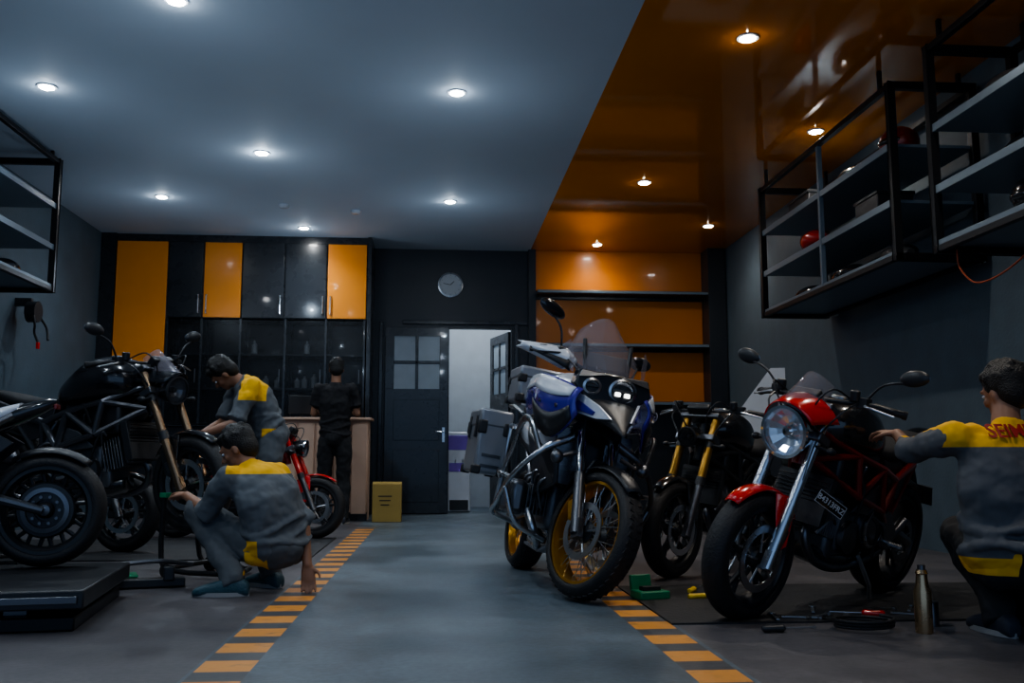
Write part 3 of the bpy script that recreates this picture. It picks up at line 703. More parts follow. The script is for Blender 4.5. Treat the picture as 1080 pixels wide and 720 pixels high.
    for s in(-1,1):
        # flared fairing wing: curved sheet from beside the lamp back along the tank
        def on(u,v,d=0.):
            x=1.50-.62*u; top=.985+.10*math.sin(min(1,u*1.3)*math.pi*.5); bot=.87-.10*math.sin(min(1,u*1.5)*math.pi)*(1-u*.4); y0=.15+.115*math.sin(min(1,u*1.6)*math.pi*.5)
            return V((x,s*(y0+.022*math.sin(v*math.pi)+.015*v+d),top+(bot-top)*v))
        p=G().sheet([[on(i/10,j/6) for j in range(7)] for i in range(11)]).obj('side_fairing','blue',o,solid=.012,smooth=60)
        rows=[[on(.05+.9*i/12,(.02+.34*k/3)*(1 if i<9 else 1+.2*(i-8)/4),.012) for k in range(4)] for i in range(13)]
        G().sheet(rows).obj('white_stripe','white',p,solid=.006,smooth=60)
        rows=[[on(.04+.62*i/10,.66+.34*k/3,.012) for k in range(4)] for i in range(11)]
        G().sheet(rows).obj('black_trim_panel','matte',p,solid=.006,smooth=60)
        for k in range(3): G().cyl(on(.2+.25*k,.55,.004),on(.2+.25*k,.55,.014),.008,n=10).obj('fastener','dsteel',p)
        q0=on(.50,.48,.022); Mt=basis((-s,-.12*1,0),(0,0,1),q0)
        text('GS','lettering','white',p,Mt,.07,shear=.3)
        q=[(1.36,.20,.74),(1.20,.25,.75),(1.02,.27,.80),(.88,.24,.88),(.78,.2,.80),(.80,.18,.62),(1.05,.22,.48),(1.34,.18,.56)]
        G().prism([(x,s*y,z) for x,y,z in q],(0,s*.03,0)).obj('radiator_shroud','matte',o,bevel=.012)
        g=G(); g.box((1.26,s*.13,.70),(.03,.14,.26))
        for i in range(9): g.box((1.28,s*.13,.59+.028*i),(.01,.135,.006))
        g.obj('radiator','dsteel',o)
    G().box((1.08,0,.70),(.22,.26,.30)).obj('front_bulkhead','matte',o,bevel=.02)
    G().stx([(.66,.89,.09,.04),(.5,.885,.16,.05),(.3,.90,.17,.05),(.2,.94,.16,.05),(0,.965,.15,.045),(-.2,.985,.11,.03)],2.8).obj('seat','seat',o,smooth=60)
    G().stx([(.5,.80,.15,.05),(.2,.82,.16,.07),(-.1,.88,.13,.06),(-.3,.92,.08,.04)],2.8).obj('tail_cowl','white',o,smooth=60)
    g=G(); g.box((.82,0,.47),(.46,.30,.34)); e=g.obj('engine_case','engine',o,bevel=.04,seg=3)
    for s in(-1,1):
        g=G(); cx=.93
        g.lathe([(.07,.14),(.07,.28)],(cx,0,.46),(0,s,0),20)
        for i in range(6): g.box((cx,s*(.155+i*.022),.46),(.2,.008,.17))
        g.obj('engine_cylinder','engine',e,bevel=.003)
        g=G(); g.box((cx,s*.325,.46),(.25,.10,.20)); g.obj('valve_cover','dsteel',e,bevel=.035,seg=3)
        g=G(); g.tube([(1.30,s*.12,.80),(1.30,s*.30,.72),(1.17,s*.41,.56),(1.0,s*.43,.42),(.8,s*.40,.35),(.62,s*.2,.30)],.015,10,6)
        g.tube([(1.10,s*.15,.25),(1.12,s*.33,.32),(1.12,s*.42,.50)],.015,10,5); g.tube([(1.30,s*.30,.72),(1.20,s*.34,.84),(.95,s*.35,.80),(.8,s*.38,.60),(.8,s*.40,.36)],.015,10,6)
        g.tube([(1.17,s*.41,.56),(1.0,s*.44,.58),(.82,s*.40,.56)],.013,10,5)
        g.obj('crash_bar','dsteel' if s>0 else 'steel',o)
        g=G(); g.tube([(1.0,s*.25,.40),(1.05,s*.2,.28),(.85,s*.12,.20),(.5,s*.08,.22),(.3,0+s*.02,.3)],.024,12,6); g.obj('exhaust_header','steel',e)
        for k in range(5): G().tube([(1.2-.09*k,s*(.16+.02*(k%2)),.62),(1.14-.09*k,s*.24,.55+.03*(k%3)),(1.1-.08*k,s*.20,.42)],.009,6,4).obj('engine_hose','matte' if k%2 else 'dsteel',o)
        g=G(); g.tube([(.48,s*.14,.38),(.48,s*.29,.37)],.012); g.box((.48,s*.26,.375),(.05,.08,.02)); g.obj('footpeg','steel',o,bevel=.003)
    g=G(); g.prism([(1.22,-.13,.42),(1.14,-.13,.22),(.9,-.13,.17),(.55,-.13,.19),(.55,-.13,.205),(.9,-.13,.185),(1.13,-.13,.235),(1.205,-.13,.42)],(0,.26,0)); g.obj('skid_plate','alu',o,bevel=.002)
    g=G(); g.tube([(.45,-.09,.42),(.2,-.13,.36),(0,-.10,.33)],[.05,.045,.05],12,3); g.sph((0,-.05,.33),(.09,.08,.09),18); g.obj('swingarm','dsteel',o)
    g=G()
    for s in(-1,1): g.tube([(.95,s*.12,.75),(.55,s*.15,.74),(.1,s*.14,.80),(-.25,s*.12,.88)],.016,8,3); g.tube([(.55,s*.15,.45),(.5,s*.15,.6),(.2,s*.14,.80)],.016,8,3)
    g.obj('subframe','dsteel',o)
    G().lathe([(.03,0),(.06,.05),(.065,.4),(.045,.46)],(.25,.20,.42),(-.92,.05,.38),24).obj('silencer','steel',o)
    g=G()
    for s in(-1,1): g.tube([(.05,s*.16,.93),(-.1,s*.20,.98),(-.42,s*.16,1.0),(-.46,0,1.0)],.012,8,5); g.tube([(.15,s*.2,.85),(.15,s*.25,.85),(-.35,s*.25,.83),(-.35,s*.2,.86)],.012,8,4); g.tube([(-.35,s*.25,.83),(-.2,s*.25,.62),(.1,s*.25,.62),(.15,s*.25,.85)],.012,8,3)
    g.box((-.28,0,1.005),(.3,.3,.015)); g.obj('luggage_frame','steel',o)
    def case(cx,cy,cz,d,nm):
        b=G().box((cx,cy,cz-.03),(d[0],d[1],d[2]-.08)).obj(nm,'alu',o,bevel=.02)
        G().box((cx,cy,cz+d[2]/2-.045),(d[0]+.012,d[1]+.012,.085)).obj('case_lid','alu',b,bevel=.018)
        sx=1 if cy>=0 else -1
        for dx in(-.28,.28):
            G().box((cx+dx*d[0],cy+sx*(d[1]/2+.006),cz+d[2]/2-.09),(.05,.016,.10)).obj('latch','matte',b,bevel=.004)
        for px in(-1,1):
            for py in(-1,1):
                for pz in(-1,1): G().box((cx+px*(d[0]/2-.02),cy+py*(d[1]/2-.02),cz-.03+pz*(d[2]/2-.06)),(.06,.06,.06)).obj('corner_guard','matte',b,bevel=.01)
        for dz in(-.05,-.12): G().box((cx+d[0]/2+.001,cy,cz+dz),(.006,d[1]*.6,.02)).obj('pressed_rib','dsteel',b)
    case(-.10,-.345,.74,(.44,.21,.36),'pannier'); case(-.10,.345,.74,(.44,.21,.36),'pannier'); case(-.30,0,1.15,(.36,.38,.26),'top_case')
    g=G(T); g.tube([(1.03,-.42,1.17),(1.10,-.33,1.20),(1.18,-.12,1.15),(1.18,.12,1.15),(1.10,.30,1.19),(1.04,.40,1.16)],.0125,10,5); g.box((1.19,0,1.10),(.08,.2,.06)); hb=g.obj('handlebar','matte',o)
    for s in(-1,1):
        g=G(T); g.cyl((1.035,s*.42,1.165),(1.095,s*.30,1.193),.018); g.obj('grip','rubber',hb)
        g=G(T); g.box((1.12,s*.27,1.20),(.06,.07,.055)); g.obj('switch_gear','matte',hb,bevel=.01)
        g=G(T); g.tube([(1.14,s*.28,1.19),(1.16,s*.31,1.18),(1.11,s*.41,1.15)],[.009,.007,.005],8,3); g.obj('lever','matte',hb)
        rows=[]
        for i in range(9):
            v=-1+i/4; row=[]
            for j in range(13):
                u=j/12; hh=.066*(1-.74*u**1.3)*(.35+.65*min(1,u*4+.25)); row.append(V((1.20-.20*u**1.8-.05*v*v,s*(.20+.26*u),1.165+v*hh+.015*u)))
            rows.append(row)
        hg=G(T).sheet(rows).obj('handguard','white',hb,solid=.006,smooth=60)
        rows=[[V((1.212-.20*u**1.8,s*(.20+.26*u),1.12+.045*u+k*.030*(1-u))) for u in [q/8 for q in range(1,8)]] for k in(-1,0,1)]
        G(T).sheet(rows).obj('handguard_inset','matte',hg,solid=.008)
        if s<0: mirror(T,(1.10,s*.26,1.22),(1.06,s*.38,1.42),'black',hb,s,.095,.042)
        else: mirror(T,(1.10,s*.26,1.22),(1.04,s*.33,1.36),'black',hb,s,.085,.042)
        g=G(T); g.tube([(1.12,s*.28,1.19),(1.25,s*.22,1.12),(1.33,s*.14,.95),(1.38,s*.12,.7),(1.45,s*.12,.46)],.006,6,5); g.obj('brake_hose','matte',o)
    G(T).box((1.24,0,1.17),(.03,.20,.11),Mx.Rotation(rad(-30),3,'Y')).obj('instrument_display','black',hb,bevel=.008)
    a=abs(lean)
    g=G(); g.tube([(.62,.13,.30),(.60,.24,.15),(.58,.32,.32*math.sin(a)+.006)],.014,8); g.cyl((.58,.32,.32*math.sin(a)),(.58,.322,.32*math.sin(a)+.012),.035); g.obj('side_stand','steel',o)
    WARP=None
    return o
advbike((.58,6.5,0),rad(-82.7),rad(-10),1.01,rad(22),'blue and white adventure motorcycle with gold wheels and aluminium cases')

# ------------------------------------------------------------------ people
def remesh(o,vox,it=6,f=.6):
    q=o.modifiers.new('remesh','REMESH'); q.mode='VOXEL'; q.voxel_size=vox; q.use_smooth_shade=True
    q=o.modifiers.new('smooth','SMOOTH'); q.iterations=it; q.factor=f
GREY=(.12,.135,.15)
def patchmat(name,base,boxes,yel=(.85,.46,.02)):
    m=mat(name,base,.85,bump=.6,bs=11,var=.08); nt=m.node_tree; L=nt.links; N=nt.nodes.new
    b=nt.nodes['Principled BSDF']; src=b.inputs['Base Color'].links[0].from_socket
    tc=N('ShaderNodeTexCoord'); acc=None
    for c,h in boxes:
        s=N('ShaderNodeVectorMath'); s.operation='SUBTRACT'; s.inputs[1].default_value=c; L.new(tc.outputs['Object'],s.inputs[0])
        a=N('ShaderNodeVectorMath'); a.operation='ABSOLUTE'; L.new(s.outputs[0],a.inputs[0])
        sp=N('ShaderNodeSeparateXYZ'); L.new(a.outputs[0],sp.inputs[0]); r=None
        for i in range(3):
            q=N('ShaderNodeMath'); q.operation='LESS_THAN'; q.inputs[1].default_value=h[i]; L.new(sp.outputs[i],q.inputs[0])
            if r is None: r=q.outputs[0]
            else:
                w=N('ShaderNodeMath'); w.operation='MULTIPLY'; L.new(r,w.inputs[0]); L.new(q.outputs[0],w.inputs[1]); r=w.outputs[0]
        if acc is None: acc=r
        else:
            w=N('ShaderNodeMath'); w.operation='MAXIMUM'; L.new(acc,w.inputs[0]); L.new(r,w.inputs[1]); acc=w.outputs[0]
    mx=N('ShaderNodeMix'); mx.data_type='RGBA'; L.new(acc,mx.inputs[0]); L.new(src,mx.inputs[6]); mx.inputs[7].default_value=yel+(1,); L.new(mx.outputs[2],b.inputs['Base Color'])
    return m
def torso(g,J,k=1.,lo=True):
    P,C,Nk=V(J['pelvis']),V(J['chest']),V(J['neck']); L=(V(J['shL'])-V(J['shR'])).normalized(); LH=(V(J['hipL'])-V(J['hipR'])).normalized()
    pts=spline([P+(P-C).normalized()*.06,P,(P*.55+C*.45),C,(C*.3+Nk*.7),Nk],3); tw=J.get('tw',1.)
    W=[.13*tw,.165*tw,.155*tw,.18*tw,.17*tw,.06]; D=[.10,.125,.115,.125,.10,.06]; rings=[];n=len(pts)
    for i,p in enumerate(pts):
        t=i/(n-1)*5; a=min(int(t),4); f=t-a; w=(W[a]+(W[a+1]-W[a])*f)*k; d=(D[a]+(D[a+1]-D[a])*f)*k
        ax=(pts[min(i+1,n-1)]-pts[max(i-1,0)]).normalized(); lv=(LH*(1-i/(n-1))+L*(i/(n-1))); lv=(lv-ax*lv.dot(ax)).normalized(); fv=ax.cross(lv)
        rings.append([p+lv*w*math.cos(2*math.pi*j/20)+fv*d*math.sin(2*math.pi*j/20) for j in range(20)])
    g.loft(rings)
def limb(g,pts,rs,k=1.,add=0.):
    pts=[V(p) for p in pts]
    for i in range(len(pts)-1):
        a,b=rs[i]*k+add,rs[i+1]*k+add; m=(pts[i]+pts[i+1])/2
        g.tube([pts[i],pts[i]*.65+pts[i+1]*.35,m,pts[i+1]],[a,(a*.7+b*.3)*1.06,(a+b)/2,b],14)
        g.sph(pts[i],a,12); g.sph(pts[i+1],b,12)
def hand(g,W,D,Nn,curl=.5,side=1):
    W=V(W);D=V(D).normalized();Nn=V(Nn);Nn=(Nn-D*Nn.dot(D)).normalized();S=D.cross(Nn)*side
    rings=[]
    for t,w,d in((-.01,.026,.022),(.03,.036,.017),(.07,.043,.015),(.092,.040,.012)):
        rings.append([W+D*t+S*w*math.cos(2*math.pi*j/14)+Nn*d*math.sin(2*math.pi*j/14) for j in range(14)])
    g.loft(rings)
    for i,(o,l) in enumerate(((-.033,.062),(-.011,.075),(.011,.080),(.033,.070))):
        p=W+D*.085+S*o; d=(D+S*o*2.2).normalized(); pts=[p-d*.02,p]; a=0
        for s,q in enumerate((.45,.32,.23)):
            a+=curl*(.5 if s==0 else .8); dd=(d*math.cos(a)+Nn*math.sin(a)); p=p+dd*l*q; pts.append(p)
        g.tube(pts,[.0095,.0092,.009,.0085,.007],8); g.sph(pts[-1],.007,8)
    p=W+D*.025+S*.03; d1=(D*.6+S*.75+Nn*.3).normalized(); q=p+d1*.042; r=q+(D*.85+S*.2+Nn*.5).normalized()*.032
    g.tube([p-d1*.01,p,q,r],[.012,.012,.0105,.008],8); g.sph(r,.008,8)
def person(loc,J,shirt,trous,sleeve,label,hd,shoes='shoe',hands=None,trk=1.):
    o=bpy.data.objects.new('person',None); COL.objects.link(o); o.location=loc; tag(o,label,'person')
    f=V(hd[0]).normalized(); up=V(hd[1]); up=(up-f*up.dot(f)).normalized(); s=up.cross(f); R=Mx((f,s,up)).transposed(); hc=V(J['head'])
    g=G(); torso(g,J,.9)
    for a in'LR':
        limb(g,[J['sh'+a],J['el'+a],J['wr'+a]],[.05,.038,.026]); limb(g,[J['hip'+a],J['kn'+a],J['an'+a]],[.08,.055,.036])
        g.tube([J['an'+a],V(J['an'+a]).lerp(V(J['to'+a]),.6)],[.034,.018],10)
        h=hands[a]; hand(g,J['wr'+a],h[0],h[1],h[2],1 if a=='L' else -1)
    g.tube([V(J['neck'])-(hc-V(J['neck']))*.2,hc],[.06,.052],14)
    H=lambda x,y,z:hc+R@V((x,y,z))
    g.sph(H(-.005,0,.02),(.094,.074,.098),20,R); g.sph(H(.03,0,-.045),(.058,.055,.062),16,R); g.sph(H(.07,0,-.085),(.02,.024,.018),12,R)
    g.tube([H(.088,0,.015),H(.112,0,-.022),H(.092,0,-.03)],[.008,.014,.01],8); g.sph(H(.088,.016,-.028),.009,8); g.sph(H(.088,-.016,-.028),.009,8)
    g.tube([H(.083,-.045,.03),H(.094,0,.034),H(.083,.045,.03)],.009,8); g.tube([H(.082,-.022,-.056),H(.093,0,-.056),H(.082,.022,-.056)],.007,8); g.tube([H(.08,-.018,-.067),H(.089,0,-.068),H(.08,.018,-.067)],.007,8)
    for q in(-1,1): g.sph(H(-.005,q*.078,-.01),(.018,.008,.03),12,R); g.sph(H(.06,q*.045,-.02),(.022,.018,.018),10,R)
    b=g.obj('body','skin',o); remesh(b,.0075,3,.5)
    for q in(-1,1): G().sph(H(.081,q*.031,.010),(.010,.013,.008),12,R).obj('eye','white',b); G().sph(H(.0895,q*.031,.010),(.003,.006,.006),10,R).obj('iris','ink',b)
    g=G()
    g.sph(H(-.022,0,.045),(.096,.088,.094),24,R); g.sph(H(-.05,0,.0),(.062,.082,.085),20,R); g.sph(H(.035,0,.088),(.055,.065,.035),16,R)
    random.seed(11)
    for i in range(60):
        a=random.uniform(0,6.28);b_=random.uniform(.1,1.4); g.sph(H(-.022+.090*math.cos(a)*math.sin(b_),.082*math.sin(a)*math.sin(b_),.045+.09*math.cos(b_)),random.uniform(.012,.02),8)
    hr=g.obj('hair','hair',b); remesh(hr,.007,1,.5)
    g=G(); torso(g,J,1.06)
    for a in'LR':
        S_,E_,W_=V(J['sh'+a]),V(J['el'+a]),V(J['wr'+a])
        if sleeve<=1:
            limb(g,[S_,S_+(E_-S_)*sleeve],[.070,.064]); e_=S_+(E_-S_)*sleeve; g.cyl(e_-(E_-S_).normalized()*.03,e_+(E_-S_).normalized()*.03,.066,.074,16)
        else: limb(g,[S_,E_,E_+(W_-E_)*(sleeve-1)],[.070,.058,.044])
        g.sph(S_.lerp(V(J['neck']),.35)-V((0,0,.01)),.062,14)
    nk=V(J['neck']); g.tube([nk-(nk-V(J['chest']))*.12,nk+(hc-nk)*.12],[.085,.066],16)
    sp_=(V(J['chest'])-V(J['pelvis']))
    for i,(t,rr_) in enumerate(((.12,.175),(.30,.165),(.48,.165))):
        rr_*=J.get('tw',1.)
        c_=V(J['pelvis'])+sp_*t; lh=(V(J['hipL'])-V(J['hipR'])).normalized(); ax=sp_.normalized(); lh=(lh-ax*lh.dot(ax)).normalized(); fv=ax.cross(lh)
        g.tube([c_+lh*rr_*math.cos(q)+fv*rr_*.74*math.sin(q)+ax*.03*math.sin(q*2+i*1.7) for q in [2*math.pi*k/20 for k in range(20)]],.016,8,closed=True)
    sh=g.obj('shirt',shirt,o); remesh(sh,.010,4,.5)
    tx=bpy.data.textures.new('folds','CLOUDS'); tx.noise_scale=.11; tx.noise_depth=2
    q=sh.modifiers.new('folds','DISPLACE'); q.texture=tx; q.strength=.04; q.mid_level=.5; q.texture_coords='LOCAL'
    g=G(); P=V(J['pelvis']); g.sph(P,(.15*trk,.15*trk,.13),18)
    for a in'LR':
        limb(g,[J['hip'+a],J['kn'+a],V(J['kn'+a]).lerp(V(J['an'+a]),.97)],[.100*trk,.078,.062])
        A_=V(J['an'+a]); g.cyl(A_.lerp(V(J['kn'+a]),.16),A_+V((0,0,-.035)),.062,.066,14)
    g.tube([J['hipL'],J['hipR']],.1,14)
    tr=g.obj('trousers',trous,o); remesh(tr,.010,5,.5)
    q=tr.modifiers.new('folds','DISPLACE'); q.texture=tx; q.strength=.035; q.mid_level=.5; q.texture_coords='LOCAL'
    for a in'LR':
        A,B=V(J['an'+a]),V(J['to'+a]); d=(B-A); d.z=0; d.normalize(); z=V((0,0,1)); n=z.cross(d)
        base=A.copy(); base.z=0; rings=[]; zb=min(B.z-.028,A.z-.085)
        for t,w,h in((-.085,.03,.06),(-.07,.04,.085),(0,.048,.11),(.07,.048,.085),(.14,.050,.065),(.19,.044,.05),(.215,.025,.03)):
            c=base+d*t; rings.append([c+n*w*math.copysign(abs(math.cos(2*math.pi*j/16))**.7,math.cos(2*math.pi*j/16))+z*(max(zb,.0)+h*(.5+.5*math.copysign(abs(math.sin(2*math.pi*j/16))**.7,math.sin(2*math.pi*j/16)))) for j in range(16)])
        g=G(); g.loft(rings); so=g.obj('shoe',shoes,o,sub=1)
        g=G(); g.loft([[base+d*(.065+.15*math.cos(2*math.pi*j/20))+n*.052*math.sin(2*math.pi*j/20)+z*hh for j in range(20)] for hh in(max(zb,0),max(zb,0)+.022)]); g.obj('shoe_sole','sole',so)
    return o,sh
K['grey']=mat('grey_workwear',GREY,.85,bump=.5,bs=11,var=.08)
J=dict(pelvis=(0,0,.98),chest=(0,.0,1.37),neck=(0,.0,1.59),head=(.0,.02,1.76),shL=(-.19,0,1.53),shR=(.19,0,1.53),elL=(-.25,.02,1.25),elR=(.25,.02,1.25),wrL=(-.2,.25,1.28),wrR=(.2,.25,1.28),
  hipL=(-.095,0,.94),hipR=(.095,0,.94),knL=(-.11,.03,.5),knR=(.11,.02,.5),anL=(-.12,-.02,.09),anR=(.12,-.03,.09),toL=(-.14,.16,.03),toR=(.14,.15,.03))
person((-1.14,11.05,0),J,'tshirt','jeans',.6,'person in black t-shirt and dark trousers facing the counter',((-.1,1,-.1),(0,0,1)),hands=dict(L=((.1,1,-.1),(0,0,-1),.15),R=((-.1,1,-.1),(0,0,-1),.15)))
# crouching mechanic
shm=patchmat('grey_shirt_yellow_yoke',GREY,[((.02,0,.70),(.15,.4,.055)),((.0,-.1,.22),(.045,.2,.07))])
trm=patchmat('grey_trousers_yellow_patch',(.10,.11,.12),[((.03,-.1,.17),(.06,.2,.06))])
J=dict(pelvis=(.12,.0,.25),chest=(.08,-.03,.50),neck=(-.05,.02,.68),head=(-.11,.04,.78),shL=(-.13,-.13,.62),shR=(.10,.13,.64),elL=(-.26,-.0,.44),elR=(.25,.08,.38),wrL=(-.42,.18,.52),wrR=(.29,.0,.15),
  hipL=(.04,-.05,.24),hipR=(.19,.06,.24),knL=(-.34,.12,.44),knR=(-.10,.42,.44),anL=(-.08,-.12,.09),anR=(.06,.22,.09),toL=(-.26,-.12,.03),toR=(-.08,.34,.03),tw=1.08)
person((-.98,5.4,0),J,shm,trm,.95,'mechanic in grey and yellow workwear squatting beside the raised motorcycle',((-.9,.15,-.55),(-.4,.1,1)),shoes='teal',hands=dict(L=((-.6,.75,.1),(0,0,-1),.7),R=((.1,-.1,-1),(0,-1,0),.25)))
# bending mechanic
shm=patchmat('grey_shirt_yellow_shoulder',GREY,[((-.09,-.1,1.26),(.09,.3,.11)),((.05,-.1,.9),(.08,.3,.05))])
J=dict(pelvis=(0,0,.92),chest=(-.10,-.03,1.17),neck=(-.22,-.06,1.30),head=(-.33,-.10,1.36),shL=(-.10,-.22,1.25),shR=(-.27,.12,1.27),elL=(-.20,-.30,.98),elR=(-.36,.05,1.0),wrL=(-.42,-.36,.90),wrR=(-.48,-.15,.90),
  hipL=(.05,-.085,.9),hipR=(-.05,.085,.9),knL=(-.02,-.12,.5),knR=(-.10,.08,.5),anL=(.06,-.14,.09),anR=(-.02,.08,.09),toL=(-.1,-.2,.03),toR=(-.2,.02,.03))
person((-1.24,7.3,0),J,shm,'grey',.8,'mechanic in grey and yellow workwear leaning over the black motorcycle',((-.6,.05,-.85),(-.75,-.25,.45)),hands=dict(L=((-.9,-.4,-.2),(0,0,-1),.8),R=((-.5,-.8,-.2),(0,0,-1),.8)))
# kneeling mechanic with lettered yoke
shm=patchmat('grey_shirt_yellow_back',(.11,.115,.125),[((-.05,0,.84),(.28,.5,.068)),((-.20,-.1,.29),(.08,.3,.045))])
trd=patchmat('dark_trousers_yellow_patch',(.016,.017,.02),[((-.20,-.1,.31),(.08,.3,.045))])
J=dict(pelvis=(-.06,.0,.33),chest=(-.06,-.01,.62),neck=(-.04,.04,.86),head=(.0,.09,1.0),shL=(-.27,.02,.81),shR=(.18,.04,.81),elL=(-.33,.28,.76),elR=(.26,.26,.62),wrL=(-.27,.52,.84),wrR=(.16,.46,.68),
  hipL=(-.14,.0,.30),hipR=(.06,.0,.30),knL=(-.06,.42,.40),knR=(.14,.38,.09),anL=(-.06,.12,.09),anR=(.10,-.06,.10),toL=(-.07,.30,.03),toR=(.11,.08,.03),tw=1.2)
D_,dsh=person((2.41,3.74,0),J,shm,trd,1.35,'mechanic in grey shirt with yellow lettered back kneeling by the motorcycle',((-.25,.93,-.25),(-.05,.05,1)),hands=dict(L=((-.35,.9,.1),(0,0,-1),.7),R=((-.6,.6,0),(0,0,-1),.6)))
t=text('SEIME','lettering','redink',D_,basis((1,.0,0),(0,0,1),(-.085,-.30,.835)),.078,ext=.001,off=.0014)
bpy.context.view_layer.update()
dg=bpy.context.evaluated_depsgraph_get(); ev=dsh.evaluated_get(dg); pts=[]
for i in range(17):
    for j in range(5):
        x=-.25+.33*i/16; z=.79+.09*j/4
        hit,p,n_,f_=ev.ray_cast(V((x,-1,z)),V((0,1,0)))
        if hit: pts.append((x,z,p.y))
if len(pts)>20:
    A=np.array([[1,x,x*x,x**3,z,z*z] for x,z,y in pts]); Y=np.array([p[2] for p in pts]); cf=np.linalg.lstsq(A,Y,rcond=None)[0]
    rs=max(0,(A@cf-Y).max()); rs=min(rs,.014)
    for v in t.data.vertices:
        x,z=v.co.x,v.co.z; v.co.y=float(np.dot([1,x,x*x,x**3,z,z*z],cf))-rs-.002+(v.co.y+.30)

# ------------------------------------------------------------------ floor things
K['mat']=mat('rubber_mat',(.02,.021,.024),.6,bump=.3,bs=50)
tag(G().box((2.3,4.85,.004),(2.5,1.25,.008)).obj('floor_mat','mat'),'thin black rubber mat under the red and black motorcycle','mat')
tag(G().box((-2.55,8.1,.004),(3.3,1.9,.008)).obj('floor_mat','mat'),'thin black rubber mat under the raised motorcycle','mat')
o=root('lift_platform',(-2.44,4.68,0),yaw=rad(8),label='low dark steel lift platform with two stacked decks',cat='lift platform')
G().box((-.0,.0,.03),(1.72,1.06,.06)).obj('base_frame','frame',o,bevel=.008); G().box((0,.0,.135),(1.8,1.14,.08)).obj('deck','matte',o,bevel=.008)
G().box((0,-.575,.135),(1.75,.012,.03)).obj('edge_strip','dsteel',o,bevel=.003)
for x in(-.6,.6):
    for y in(-.4,.4): G().box((x,y,.08),(.1,.06,.05)).obj('scissor_arm','dsteel',o,bevel=.005)
def stand(loc,yaw,h,label,m='frame'):
    o=root('paddock_stand',loc,yaw=yaw,label=label,cat='motorcycle stand')
    g=G()
    for s in(-1,1): g.tube([(-.28,s*.17,.03),(.0,s*.19,.04),(.12,s*.19,.10),(.14,s*.16,h)],.016,8,3)
    g.tube([(-.28,-.17,.03),(-.34,0,.03),(-.28,.17,.03)],.016,8,3); g.tube([(.05,-.19,.06),(.05,.19,.06)],.016)
    g.obj('stand_frame',m,o)
    for s in(-1,1): G().cyl((.05,s*.20,.045),(.05,s*.235,.045),.045).obj('caster','rubber',o); G().box((.14,s*.15,h),(.05,.06,.03)).obj('support_pad','green',o,bevel=.004)
stand((-2.94,6.92,0),rad(-23+180),.54,'black tubular paddock stand lifting the rear wheel')
stand((-1.50,6.30,0),rad(157),.50,'black tubular paddock stand under the front forks')
o=root('oil_tray',(-1.95,6.0,0),yaw=rad(20),label='green plastic tray on the floor by the stand',cat='tray')
G().box((0,0,.02),(.3,.2,.03),taper=1.15).obj('tray_body','green',o,bevel=.008)
o=root('scissor_jack',(-1.62,5.65,0),yaw=rad(15),label='black low jack with long bar on the floor',cat='jack')
G().box((0,0,.03),(.42,.07,.05)).box((-.15,0,.09),(.06,.10,.10)).box((.12,0,.08),(.06,.10,.08)).obj('jack_body','matte',o,bevel=.008)
G().tube([(-.2,0,.13),(.05,0,.15),(.25,.05,.12)],.014,8,4).obj('jack_bar','dsteel',o)
o=root('tool_case',(1.13,5.0,0),yaw=rad(15),scale=.85,label='open green plastic tool case on the floor by the front wheel',cat='tool case')
G().box((0,0,.03),(.20,.15,.05)).obj('case_base','green',o,bevel=.008); G().box((-.02,.09,.09),(.14,.03,.10),Mx.Rotation(rad(-12),3,'X')).obj('case_lid','green',o,bevel=.008); G().box((.0,.0,.065),(.12,.06,.03)).obj('tool_tray','matte',o,bevel=.004)
def driver(loc,yaw,m,label):
    o=root('screwdriver',loc,yaw=yaw,label=label,cat='screwdriver')
    G().lathe([(.01,0),(.016,.01),(.014,.05),(.017,.09),(.01,.1)],(0,0,.018),(1,0,0),12).obj('grip_handle',m,o); G().cyl((.1,0,.018),(.24,0,.018),.004,n=8).obj('shaft','steel',o)
driver((1.38,5.15,0),rad(60),'yellow','screwdriver with a fat yellow handle lying on the floor')
driver((1.32,4.95,0),rad(10),'yellow','yellow-handled screwdriver lying on the floor')
driver((1.38,4.0,.0),rad(5),'matte','black-handled screwdriver lying beside the rubber mat')
driver((2.05,4.28,.0085),rad(160),'red','red-handled screwdriver lying on the rubber mat')
def wrench(loc,yaw,label):
    o=root('wrench',loc,yaw=yaw,label=label,cat='wrench')
    g=G(); g.box((0,0,.006),(.16,.014,.006)); g.ringlathe([(.016,-.004),(.016,.004),(.009,.004),(.009,-.004)],(.09,0,.006),(0,0,1),20); g.obj('wrench_body','steel',o)
for i,(x,y,a) in enumerate(((1.95,4.35,20),(1.66,4.3,-15),(1.80,4.5,70),(1.75,4.32,35),(2.2,4.35,-30),(2.12,4.5,10),(2.28,4.5,60),(1.55,4.32,80))): wrench((x,y,.009),rad(a),'steel combination wrench lying on the rubber mat')
o=root('spray_bottle',(2.06,3.95,0),label='tall brassy metal bottle with a neck standing on the floor',cat='bottle')
G().lathe([(.034,0),(.036,.01),(.036,.17),(.026,.20),(.022,.24),(.026,.245),(.02,.26)],(0,0,0.0),(0,0,1),24).obj('bottle_body','bronze',o)
G().cyl((0,0,.26),(0,0,.28),.016).obj('bottle_cap','dsteel',o)
o=root('tin_can',(2.18,4.12,0),label='small dark metal can standing by the flask',cat='can')
G().lathe([(.035,0),(.035,.1),(.032,.105)],(0,0,0),(0,0,1),20).obj('can_body','dsteel',o)
o=root('air_hose',(1.84,4.04,0),label='coiled black air hose lying on the floor',cat='hose')
G().tube([((.12+.0002*t)*math.cos(t*.5),(.12+.0002*t)*math.sin(t*.5)*.8,.012+.001*t) for t in range(0,40)],.007,8,3).obj('hose_coil','rubber',o)
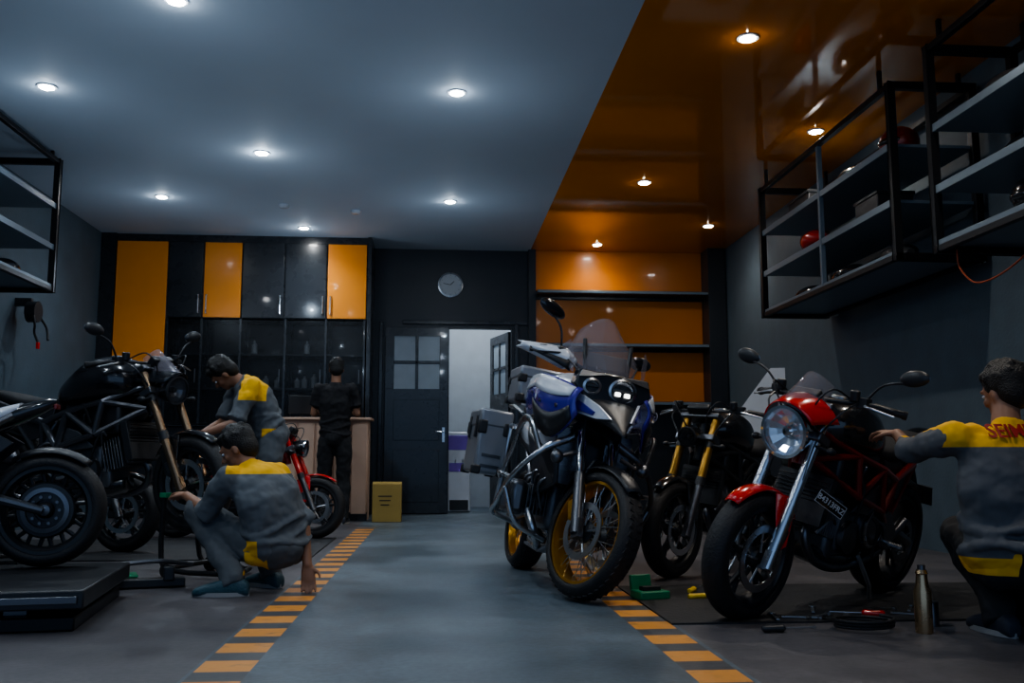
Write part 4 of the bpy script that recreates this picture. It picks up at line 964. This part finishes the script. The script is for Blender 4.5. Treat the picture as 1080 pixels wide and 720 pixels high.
o=root('hose_reel',(-4.2,10.0,2.33),label='black hose reel with a hanging red nozzle on the grey wall',cat='hose reel')
G().lathe([(.11,-.05),(.11,.05)],(.08,0,-.1),(1,0,0),24).box((-.02,0,0),(.16,.06,.08)).obj('reel_drum','matte',o); G().tube([(.12,-.1,-.15),(.15,-.12,-.25),(.12,-.05,-.32),(.15,-.02,-.42)],.012,8,5).obj('hanging_hose','rubber',o)
G().tube([(.12,.08,-.15),(.16,.15,-.25),(.2,.10,-.38)],.012,8,5).obj('hanging_hose','rubber',o)
G().box((.15,-.02,-.45),(.03,.03,.07)).obj('nozzle','red',o,bevel=.005)
o=root('workbench',(3.35,10.6,0),label='dark workbench with clutter against the wall',cat='workbench')
G().box((0,0,.9),(1.0,1.6,.05)).obj('bench_top','shelf',o,bevel=.006)
for x in(-.45,.45):
    for y in(-.75,.75): G().box((x,y,.44),(.06,.06,.88)).obj('bench_leg','frame',o)
G().box((.1,.3,.5),(.7,.8,.7)).obj('drawer_unit','matte',o,bevel=.006)
partbox((3.25,10.2,.926),(.3,.4,.22),'matte','dark toolbox on the workbench','tool_box','toolbox')
K['paper']=mat('pale_grey_panel',(.55,.58,.62),.5)
o=root('service_trolley',(2.72,7.9,0.0),yaw=rad(-15),label='dark service trolley with a pale sheet panel standing on top',cat='trolley')
G().box((0,.12,.47),(.42,.25,.94)).obj('trolley_body','matte',o,bevel=.01)
G().prism([(-.28,0,.94),(.26,0,.94),(.26,0,1.50),(.14,0,1.50)],(0,.01,0)).obj('sheet_panel','paper',o)

# ------------------------------------------------------------------ world, camera
w=bpy.data.worlds.new('dusk'); sc.world=w; w.use_nodes=True
nt=w.node_tree; bg=nt.nodes['Background']
bg.inputs[0].default_value=(.30,.48,.78,1); bg.inputs[1].default_value=.9
c=bpy.data.cameras.new('camera'); co=bpy.data.objects.new('camera',c); COL.objects.link(co)
c.sensor_width=36; c.lens=36*1000/1080; c.clip_start=.05
th=math.atan(.125); ps=math.atan(.082*math.cos(th))
F=V((math.sin(ps)*math.cos(th),math.cos(ps)*math.cos(th),math.sin(th)))
co.location=(0,0,.72); co.rotation_euler=F.to_track_quat('-Z','Y').to_euler()
sc.camera=co
try:
    sc.view_settings.view_transform='AgX'; sc.view_settings.look='AgX - Medium High Contrast'
except Exception: pass
